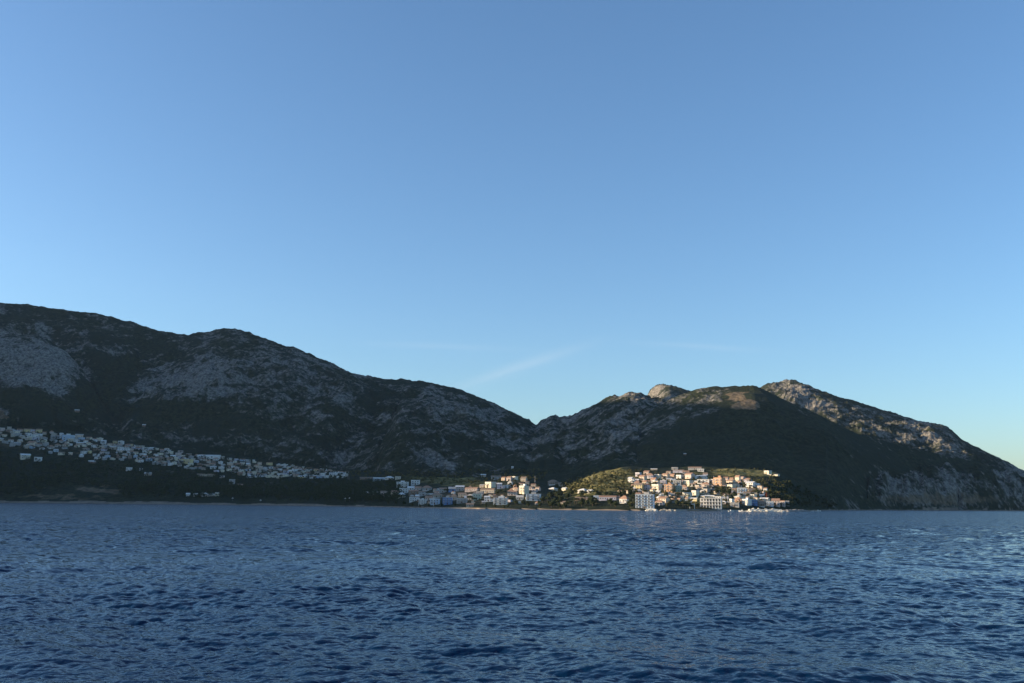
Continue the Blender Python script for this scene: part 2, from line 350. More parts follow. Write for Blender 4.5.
def sample(c, x, y):
    (fields, L) = c; N = fields[0].shape[0]
    u_ = (x / L * N) % N; v_ = (y / L * N) % N
    i = np.floor(u_).astype(int) % N; j = np.floor(v_).astype(int) % N; fu, fv = u_ - np.floor(u_), v_ - np.floor(v_)
    i1, j1 = (i + 1) % N, (j + 1) % N
    return [f[i, j] * (1 - fu) * (1 - fv) + f[i1, j] * fu * (1 - fv) + f[i, j1] * (1 - fu) * fv + f[i1, j1] * fu * fv for f in fields]
WD = R(18)
BANDS = [(cascade(512, 151.0, 12, 40, 0.042, WD, .10, 1), 12), (cascade(512, 113.0, 4.0, 12, 0.068, WD + .1, .2, 5), 4.0), (cascade(512, 61.0, 1.3, 4.0, 0.085, WD + .25, .4, 2), 1.3),
         (cascade(512, 23.0, 0.55, 1.3, 0.19, WD - .2, .25, 3), .55), (cascade(512, 11.0, 0.2, 0.55, 0.12, WD - .1, .7, 4), .2)]
saz = np.radians(np.linspace(-34, 34, 1450))
d = np.concatenate([np.arange(640, 205, -3.0), np.arange(205, 28, -0.17), np.arange(28, 5, -0.3), np.array([4.5, 4, 3.5, 3, 2.5, 2, 1.5, 1, .6, .3, .1])])
sr = CH * F / d
dr = np.gradient(sr); dl = sr * (saz[1] - saz[0]); res = np.maximum(dr, dl)
SA, SR = np.meshgrid(saz, sr, indexing='ij'); sx_, sy_ = SR * np.sin(SA), SR * np.cos(SA)
hz = np.zeros(SA.shape); ox = np.zeros(SA.shape); oy = np.zeros(SA.shape); wts = []
gust = 0.92 + 0.42 * fbm(sx_ / 55, sy_ / 55, 3)
for C, lm in BANDS:
    wt = sst(lm / res, 0.7, 2.1)[None, :] * np.ones(SA.shape); wts.append(wt)
    a_, b_, c_ = sample(C, sx_, sy_)
    ww = wt * (gust if lm < 10 else 1.0)
    hz += a_ * ww; ox += b_ * ww * 0.9; oy += c_ * ww * 0.9
edge = sst(np.minimum(SA - saz[0], saz[-1] - SA), 0, R(0.6))
sv = np.stack([sx_ + ox * edge, sy_ + oy * edge, hz * edge], -1).reshape(-1, 3)
si = np.arange(sv.shape[0]).reshape(SA.shape)
sq = np.stack([si[:-1, :-1], si[:-1, 1:], si[1:, 1:], si[1:, :-1]], -1).reshape(-1, 4)[:, ::-1]
# the rest of the circle and the patch under the camera, coarse
caz = np.radians(np.linspace(34, 326, 60)); cr = np.array([CH * F / 640, 15, 25, 50, 100, 300, 1000, 5000, sr[-1]])
CA, CR = np.meshgrid(caz, cr, indexing='ij')
cv = np.stack([CR * np.sin(CA), CR * np.cos(CA), 0 * CR], -1).reshape(-1, 3)
ci = np.arange(cv.shape[0]).reshape(CA.shape) + len(sv)
cq = np.stack([ci[:-1, :-1], ci[:-1, 1:], ci[1:, 1:], ci[1:, :-1]], -1).reshape(-1, 4)[:, ::-1]
raz = np.concatenate([saz[::60], [saz[-1]]]); raz = np.concatenate([raz, caz[1:]])
r1 = CH * F / 640 + .02
iv = np.stack([np.stack([rr_ * np.sin(raz), rr_ * np.cos(raz), 0 * raz - .02], -1) for rr_ in (0.05, r1)], 1).reshape(-1, 3)
ii = np.arange(len(iv)).reshape(-1, 2) + len(sv) + len(cv)
iq = np.stack([ii[:-1, 0], ii[:-1, 1], ii[1:, 1], ii[1:, 0]], -1)[:, ::-1]
farw = np.concatenate([(1 - wts[2]).ravel(), np.zeros(len(cv) + len(iv))])
farw3 = np.concatenate([(1 - wts[3]).ravel(), np.zeros(len(cv) + len(iv))])
me = make_mesh('sea', np.concatenate([sv, cv, iv]), np.concatenate([sq, cq, iq]), dict(far=farw, mid=farw3))
def sea_mat():
    m = mat('sea_water', (.0008, .014, .045), 0.05); n = m.node_tree; b = n.nodes['Principled BSDF']
    b.inputs['IOR'].default_value = 1.22; b.inputs['Specular IOR Level'].default_value = 0.5
    g = n.nodes.new('ShaderNodeNewGeometry'); P = g.outputs['Position']
    mp = n.nodes.new('ShaderNodeMapping'); mp.inputs['Rotation'].default_value = (0, 0, R(18)); mp.inputs['Scale'].default_value = (0.7, 1, 1)
    n.links.new(P, mp.inputs['Vector']); Q = mp.outputs[0]
    def attr(k):
        t = n.nodes.new('ShaderNodeAttribute'); t.attribute_name = k; return t.outputs['Fac']
    far, mid = attr('far'), attr('mid')
    h = math_node(n, 'MULTIPLY', noise_node(n, Q, 1 / 0.3, 2, .6), 0.045)
    bp = n.nodes.new('ShaderNodeBump'); bp.inputs['Strength'].default_value = 1.0; bp.inputs['Distance'].default_value = 1.0
    n.links.new(h, bp.inputs['Height'])
    def tilt(scale, detail, k, wt):          # ripples too fine for the mesh, as a real tilt of the surface
        t = n.nodes.new('ShaderNodeTexNoise'); t.inputs['Scale'].default_value = scale; t.inputs['Detail'].default_value = detail
        n.links.new(Q, t.inputs['Vector'])
        v = n.nodes.new('ShaderNodeVectorMath'); v.operation = 'SUBTRACT'; n.links.new(t.outputs['Color'], v.inputs[0]); v.inputs[1].default_value = (.5, .5, .5)
        v2 = n.nodes.new('ShaderNodeVectorMath'); v2.operation = 'MULTIPLY'; n.links.new(v.outputs[0], v2.inputs[0]); v2.inputs[1].default_value = (k, k, 0)
        v3 = n.nodes.new('ShaderNodeVectorMath'); v3.operation = 'SCALE'; n.links.new(v2.outputs[0], v3.inputs[0]); n.links.new(wt, v3.inputs['Scale'])
        return v3.outputs[0]
    def vadd(a_, b_):
        v = n.nodes.new('ShaderNodeVectorMath'); n.links.new(a_, v.inputs[0]); n.links.new(b_, v.inputs[1]); return v.outputs[0]
    nn = vadd(bp.outputs[0], tilt(1 / 0.8, 2, 1.2, mid)); nn = vadd(nn, tilt(1 / 2.0, 3, 1.1, far))
    lean = n.nodes.new('ShaderNodeVectorMath'); lean.operation = 'SCALE'; lean.inputs[0].default_value = (0, -.08, 0); n.links.new(math_node(n, 'ADD', math_node(n, 'MULTIPLY', mid, 1.0), math_node(n, 'MULTIPLY', far, .8)), lean.inputs['Scale']); nn = vadd(nn, lean.outputs[0])
    v = n.nodes.new('ShaderNodeVectorMath'); v.operation = 'NORMALIZE'; n.links.new(nn, v.inputs[0])
    n.links.new(v.outputs[0], b.inputs['Normal'])
    return m
tag(sheet('sea', me, sea_mat()), label='rippled dark blue sea filling the foreground', kind='structure')
# ------------------------------------------------------------------ haze
def haze_box():
    me = bpy.data.meshes.new('haze')
    x0, x1, y0, y1, z0, z1 = -8000, 8000, -300, 8000, -9, 1320
    vs_ = [(x, y, z) for x in (x0, x1) for y in (y0, y1) for z in (z0, z1)]
    me.from_pydata(vs_, [], [(0, 1, 3, 2), (4, 6, 7, 5), (0, 4, 5, 1), (2, 3, 7, 6), (0, 2, 6, 4), (1, 5, 7, 3)])
    m = bpy.data.materials.new('haze_air'); m.use_nodes = True; n = m.node_tree; n.nodes.clear()
    out = n.nodes.new('ShaderNodeOutputMaterial'); v = n.nodes.new('ShaderNodeVolumePrincipled')
    v.inputs['Color'].default_value = (.50, .70, 1, 1); v.inputs['Density'].default_value = 0.9e-5; v.inputs['Anisotropy'].default_value = 0.2
    n.links.new(v.outputs[0], out.inputs['Volume'])
    o = bpy.data.objects.new('haze', me); me.materials.append(m); col.objects.link(o)
    tag(o, label='thin evening haze over the bay', kind='stuff')
haze_box()
#@@OBJECTS
# ------------------------------------------------------------------ mesh builder
class MB:
    def __init__(s): s.v, s.f, s.m = [], [], []
    def box(s, x0, x1, y0, y1, z0, z1, mi=0):
        b = len(s.v); s.v += [(x, y, z) for z in (z0, z1) for x, y in ((x0, y0), (x1, y0), (x1, y1), (x0, y1))]
        s.f += [(b, b + 3, b + 2, b + 1), (b + 4, b + 5, b + 6, b + 7)] + [(b + i, b + (i + 1) % 4, b + 4 + (i + 1) % 4, b + 4 + i) for i in range(4)]
        s.m += [mi] * 6; return s
    def poly(s, pts, faces, mi=0):
        b = len(s.v); s.v += list(pts); s.f += [tuple(b + i for i in f) for f in faces]; s.m += [mi] * len(faces); return s
    def gable(s, x0, x1, y0, y1, z0, h, t=.22, mi=0):          # two tiled slabs, ridge along x
        ym = (y0 + y1) / 2
        p = [(x0, y0, z0), (x1, y0, z0), (x1, ym, z0 + h), (x0, ym, z0 + h), (x1, y1, z0), (x0, y1, z0)]
        q = [(a, b, c - t) for a, b, c in p]
        return s.poly(p + q, [(0, 1, 2, 3), (3, 2, 4, 5), (7, 6, 9, 8), (8, 9, 11, 10), (0, 6, 7, 1), (4, 10, 11, 5), (0, 3, 9, 6), (3, 5, 11, 9), (1, 7, 8, 2), (2, 8, 10, 4)], mi)
    def hip(s, x0, x1, y0, y1, z0, h, mi=0):
        ym = (y0 + y1) / 2; k = min((y1 - y0) / 2, (x1 - x0) / 2 - .1); t = .2
        p = [(x0, y0, z0), (x1, y0, z0), (x1, y1, z0), (x0, y1, z0), (x0 + k, ym, z0 + h), (x1 - k, ym, z0 + h)]
        p += [(a, b, z0 - t) for a, b, c in p[:4]]
        return s.poly(p, [(0, 1, 5, 4), (1, 2, 5), (2, 3, 4, 5), (3, 0, 4), (0, 6, 7, 1), (1, 7, 8, 2), (2, 8, 9, 3), (3, 9, 6, 0), (9, 8, 7, 6)], mi)
    def tube(s, p, q, r0, r1, n=7, mi=0):
        p, q = Vector(p), Vector(q); d = (q - p).normalized(); u = d.orthogonal().normalized(); w = d.cross(u); b = len(s.v)
        for c, r in ((p, r0), (q, r1)):
            s.v += [tuple(c + (u * math.cos(i * 2 * math.pi / n) + w * math.sin(i * 2 * math.pi / n)) * r) for i in range(n)]
        s.f += [(b + i, b + (i + 1) % n, b + n + (i + 1) % n, b + n + i) for i in range(n)] + [tuple(range(b + n, b + 2 * n)), tuple(range(b + n - 1, b - 1, -1))]
        s.m += [mi] * (n + 2); return s
    def rock(s, c, r, fl=.7):
        t = (1 + 5 ** .5) / 2
        P = [(-1, t, 0), (1, t, 0), (-1, -t, 0), (1, -t, 0), (0, -1, t), (0, 1, t), (0, -1, -t), (0, 1, -t), (t, 0, -1), (t, 0, 1), (-t, 0, -1), (-t, 0, 1)]
        Fc = [(0, 11, 5), (0, 5, 1), (0, 1, 7), (0, 7, 10), (0, 10, 11), (1, 5, 9), (5, 11, 4), (11, 10, 2), (10, 7, 6), (7, 1, 8), (3, 9, 4), (3, 4, 2), (3, 2, 6), (3, 6, 8), (3, 8, 9), (4, 9, 5), (2, 4, 11), (6, 2, 10), (8, 6, 7), (9, 8, 1)]
        k = [random.uniform(.6, 1.2) * r / 1.9 for _ in P]
        return s.poly([(c[0] + x * q, c[1] + y * q, c[2] + z * q * fl) for (x, y, z), q in zip(P, k)], Fc)
    def leaves(s, c, rx, rz, n, size, g=random):
        for _ in range(n):
            th, ph = g.uniform(0, 2 * math.pi), math.acos(g.uniform(-.75, 1)); k = g.uniform(.62, 1.06)
            d = Vector((math.cos(th) * math.sin(ph), math.sin(th) * math.sin(ph), math.cos(ph)))
            p = Vector(c) + Vector((d.x * rx, d.y * rx, d.z * rz)) * k
            nrm = (d + Vector((g.uniform(-.7, .7), g.uniform(-.7, .7), g.uniform(-.7, .7)))).normalized(); u = nrm.orthogonal().normalized(); w = nrm.cross(u); z = size * g.uniform(.6, 1.3)
            s.poly([tuple(p - u * z), tuple(p - w * z * .7), tuple(p + u * z), tuple(p + w * z * .7)], [(0, 1, 2, 3)])
    def mesh(s, name, mats=()):
        me = bpy.data.meshes.new(name); me.from_pydata(s.v, [], s.f)
        for m_ in mats: me.materials.append(m_)
        if any(s.m): me.polygons.foreach_set('material_index', s.m)
        me.update(); return me
def obj(name, me, parent=None, loc=(0, 0, 0), rz=0, m_=None):
    o = bpy.data.objects.new(name, me); col.objects.link(o); o.location = loc; o.rotation_euler = (0, 0, rz)
    if parent: o.parent = parent
    if m_ is not None: setm(o, m_)
    return o
def setm(o, m_):
    o.material_slots[0].link = 'OBJECT'; o.material_slots[0].material = m_
def empty(name, loc, rz=0):
    o = bpy.data.objects.new(name, None); col.objects.link(o); o.location = loc; o.rotation_euler = (0, 0, rz); o.empty_display_size = 1; return o

WALL = {}
for k, c in {'white': (.70, .69, .66), 'cream': (.70, .63, .48), 'peach': (.62, .50, .38), 'pink': (.60, .49, .43), 'orange': (.54, .33, .20), 'grey': (.36, .36, .35), 'blue': (.13, .26, .52),
             'pale blue': (.44, .54, .64), 'yellow': (.66, .54, .28), 'beige': (.46, .40, .32), 'green': (.38, .48, .40), 'lilac': (.56, .53, .60), 'brown': (.24, .17, .12), 'terracotta': (.50, .22, .12), 'red': (.40, .08, .05)}.items():
    WALL[k] = noisy('plaster_' + k.replace(' ', '_'), tuple(v * .86 for v in c), c, .35, lo=.3, hi=.6)
TILE = noisy('roof_tile', (.27, .15, .10), (.42, .27, .19), .8)
TILE2 = noisy('weathered_roof_tile', (.20, .15, .11), (.33, .24, .18), .8)
FLAT = noisy('flat_roof_screed', (.36, .35, .33), (.52, .50, .47), .5)
PALER = noisy('pale_roof', (.55, .55, .54), (.70, .70, .68), .5)
GLASS = mat('window_glass', (.05, .06, .075), .3); FRAME = mat('window_frame', (.55, .53, .50), .6); SHUT = mat('door_wood', (.12, .07, .04), .7)
CONC = noisy('concrete', (.30, .29, .27), (.42, .41, .38), .3)
IRON = mat('painted_metal', (.45, .45, .45), .5)
DUMMY = WALL['white']

# shared small parts, each used as an object of its own
def window_mesh(w, h, nm='window'):
    b = MB(); b.box(-w / 2, w / 2, -.05, .02, 0, h, 1); b.box(-w / 2 + .12, w / 2 - .12, -.07, -.051, .12, h - .12, 0); b.box(-.04, .04, -.085, -.071, .12, h - .12, 1); b.box(-w / 2 - .1, w / 2 + .1, -.16, -.051, -.14, -.003, 1)
    return b.mesh(nm, (GLASS, FRAME))
WIN = window_mesh(1.5, 1.6); WIDE = window_mesh(2.6, 2.0)
db = MB(); db.box(-.7, .7, -.06, .02, 0, 2.3); DOOR = db.mesh('door', (SHUT,))
cb = MB(); cb.box(-.4, .4, -.4, .4, 0, 1.6); cb.box(-.5, .5, -.5, .5, 1.6, 1.8); CHIM = cb.mesh('chimney', (CONC,))
def balcony_mesh(w, d=1.4):
    b = MB(); b.box(-w / 2, w / 2, -d, -.02, -.2, 0); b.box(-w / 2, w / 2, -d, -d + .1, .95, 1.05)
    k = -w / 2
    while k <= w / 2 - .08: b.box(k, k + .08, -d + .01, -d + .09, 0, .95); k += .55
    b.box(-w / 2, -w / 2 + .1, -d + .1, -.02, .003, 1.0); b.box(w / 2 - .1, w / 2, -d + .1, -.02, .003, 1.0)
    return b.mesh('balcony', (FRAME,))
BALC = balcony_mesh(4.2)

# house kinds: each is a list of (part name, mesh, location, rotation, role) measured in metres, front towards -y
def house_kind(kind):
    P = []; H = 6.0; W = 10; D = 8.5; w = MB()
    if kind in ('tiled', 'small'):
        n = 2 if kind == 'tiled' else 1; H = 3 * n; w.box(-5, 5, -4.25, 4.25, -4, H)
        w.poly([(-5, -4.25, H), (-5, 4.25, H), (-5, 0, H + 1.75), (5, -4.25, H), (5, 4.25, H), (5, 0, H + 1.75)], [(0, 2, 1), (3, 4, 5), (0, 3, 5, 2), (1, 2, 5, 4)])
        P.append(('roof', MB().gable(-5.5, 5.5, -4.85, 4.85, H - .02 + .22, 2.5).mesh('roof', (TILE,)), (0, 0, 0), 0, 'roof'))
        P.append(('chimney', CHIM, (2.6, 1.5, H + .9), 0, 'sub'))
    elif kind == 'flat':
        H = 6.4; w.box(-5, 5, -4.25, 4.25, -4, H)
        b = MB().box(-5.2, 5.2, -4.45, 4.45, H + .003, H + .3); b.box(-5.2, 5.2, -4.45, -4.25, H + .301, H + .9); b.box(-5.2, 5.2, 4.25, 4.45, H + .301, H + .9); b.box(-5.2, -5.0, -4.24, 4.24, H + .301, H + .9); b.box(5.0, 5.2, -4.24, 4.24, H + .301, H + .9)
        P.append(('roof', b.mesh('roof', (FLAT,)), (0, 0, 0), 0, 'roof')); P.append(('balcony', BALC, (-2, -4.25, 3.2), 0, 'part'))
    elif kind == 'villa':
        H = 3.3; W = 12; w.box(-6, 6, -4, 4.5, -4, H)
        P.append(('roof', MB().hip(-6.6, 6.6, -4.6, 5.1, H + .22, 2.7).mesh('roof', (TILE,)), (0, 0, 0), 0, 'roof'))
        b = MB().box(-3.5, 3.5, -7, -4.02, 2.6, 2.85)
        for x in (-3.3, -1.1, 1.1, 3.3): b.box(x - .15, x + .15, -6.9, -6.6, -4, 2.597)
        b.box(-3.6, 3.6, -7.1, -4.02, -4, .05); P.append(('porch', b.mesh('porch', (FRAME,)), (0, 0, 0), 0, 'part'))
    elif kind == 'stepped':
        w.box(-5, 1, -4.25, 4.25, -4, 6.4); w.box(1.003, 5, -4.6, 3.9, -4, 3.3)
        P.append(('roof', MB().gable(-5.5, 1.5, -4.8, 4.8, 6.4 + .22, 1.6).mesh('roof', (TILE,)), (0, 0, 0), 0, 'roof'))
        b = MB().box(1.51, 5.2, -4.8, 4.1, 3.31, 3.6); b.box(1.51, 5.2, -4.8, -4.65, 3.601, 4.3); b.box(5.05, 5.2, -4.64, 4.1, 3.601, 4.3)
        P.append(('terrace', b.mesh('terrace', (FLAT,)), (0, 0, 0), 0, 'part')); H = 6.4
    elif kind == 'block':
        H = 9.6; W = 12; w.box(-6, 6, -4.5, 4.5, -4, H)
        b = MB().box(-6.25, 6.25, -4.75, 4.75, H + .003, H + .4); b.box(-2, 2, 0, 3, H + .401, H + 2.6); P.append(('roof', b.mesh('roof', (FLAT,)), (0, 0, 0), 0, 'roof'))
        for z in (3.2, 6.4): P.append(('balcony', BALC, (-3.2, -4.5, z), 0, 'part')); P.append(('balcony', BALC, (3.2, -4.5, z), 0, 'part'))
    elif kind == 'long':
        H = 3.4; W = 22; w.box(-11, 11, -3.5, 3.5, -4, H)
        P.append(('roof', MB().gable(-11.5, 11.5, -4.1, 4.1, H + .2, 1.3).mesh('roof', (TILE,)), (0, 0, 0), 0, 'roof'))
    wm = w.mesh('wall', (DUMMY,)); hw, hd = W / 2, {'tiled': 4.25, 'small': 4.25, 'flat': 4.25, 'villa': 4, 'stepped': 4.25, 'block': 4.5, 'long': 3.5}[kind]
    fx = {'tiled': (-3.2, 0, 3.2), 'small': (-3.2, 3.2), 'flat': (-3, 0, 3), 'villa': (-4.6, 4.6), 'stepped': (-3.6, -.8), 'block': (-4.2, 0, 4.2), 'long': (-9, -6, -3, 3, 6, 9)}[kind]
    zs = [.95] if H < 4 else [.95, 4.0] if H < 8 else [.95, 4.0, 7.2]
    wl = []
    for z in zs:
        for x in fx:
            if z == .95 and x == 0: continue
            wl.append(('window', WIN, (x, -hd, z), 0, 'win'))
        wl.append(('window', WIN, (-hw, 0.8, z), -math.pi / 2, 'win'))
    if kind == 'stepped': wl.append(('window', WIN, (3, -4.6, .95), 0, 'win'))
    wl.append(('door', DOOR, (0, -hd, 0.05), 0, 'part'))
    return dict(wall=wm, parts=P, wins=wl, W=W, D=2 * hd, H=H + (1.2 if kind in ('tiled', 'small', 'villa', 'stepped', 'long') else .6))
KINDS = {k: house_kind(k) for k in ('tiled', 'small', 'flat', 'villa', 'stepped', 'block', 'long')}
def make_proto(kind, full):
    K = KINDS[kind]; r = empty('house', (0, 0, 0)); wo = obj('wall', K['wall'], r); rf = None
    for nm, me_, lc, rz, role in K['parts']:
        if role == 'sub':
            if full: obj(nm, me_, rf, lc, rz)
        else:
            o = obj(nm, me_, r, lc, rz)
            if role == 'roof': rf = o
    for nm, me_, lc, rz, role in K['wins'][:(99 if full else 4)]: obj(nm, me_, r, lc, rz)
    return r
PROTO = {}
def place_house(kind, full, loc, rz, sc, wall, roof, name):
    key = (kind, full)
    if key not in PROTO:
        r = make_proto(kind, full); PROTO[key] = [r, [(c, list(c.children)) for c in r.children]]
    else:
        r0, tree = PROTO[key]; r = r0.copy(); col.objects.link(r)
        for c0, subs in tree:
            c = c0.copy(); col.objects.link(c); c.parent = r
            for s0 in subs: s_ = s0.copy(); col.objects.link(s_); s_.parent = c
    r.name = name; r.location = loc; r.rotation_euler = (0, 0, rz); r.scale = sc
    for c in r.children if key not in PROTO else [o for o in r.children]:
        b = c.name.split('.')[0]
        if b == 'wall': setm(c, WALL[wall])
        elif b == 'roof': setm(c, roof)
    return r
ITEMS = []      # (object, px, description words, zone phrase, category, plural word)
def note(o, px, desc, zone, cat, group): ITEMS.append((o, px, desc, zone, cat, group))
BN = {'tiled': 'house', 'small': 'cottage', 'flat': 'house', 'villa': 'villa', 'stepped': 'house', 'block': 'apartment_block', 'long': 'house'}
def put(px, py, wpx, hpx, wall, kind, roof, full, yaw, zone, group):
    h = hit(px, py)
    if h is None: h = hit(px, py - 1.0)
    if h is None: h = hit(px, py - 2.5)
    if h is None: return None
    x, y, z, r = h; K = KINDS[kind]
    wm = wpx * r / F * 1.08; hm = hpx * r / F * (.78 if kind == 'block' else .84)
    az = math.atan2(x, y); ya = R(yaw); rel = abs(math.cos(ya)) * K['W'] + abs(math.sin(ya)) * K['D'] * 0.9
    sx = wm / rel; sz = hm / K['H']; sy = max(min(sx, 1.4), .55)
    o = place_house(kind, full, (x, y, z - .1), ya - az, (sx, sy, sz), wall, roof, BN[kind])
    rn = {TILE: 'tiled roof', TILE2: 'brown roof', FLAT: 'flat roof', PALER: 'pale roof'}[roof]
    body = {'tiled': 'house', 'small': 'cottage', 'flat': 'cube house', 'villa': 'villa', 'stepped': 'stepped house', 'block': 'apartment block', 'long': 'long low house'}[kind]
    note(o, px, f'{wall} {body} with {rn}', zone, BN[kind].replace('_', ' '), group)
    return o

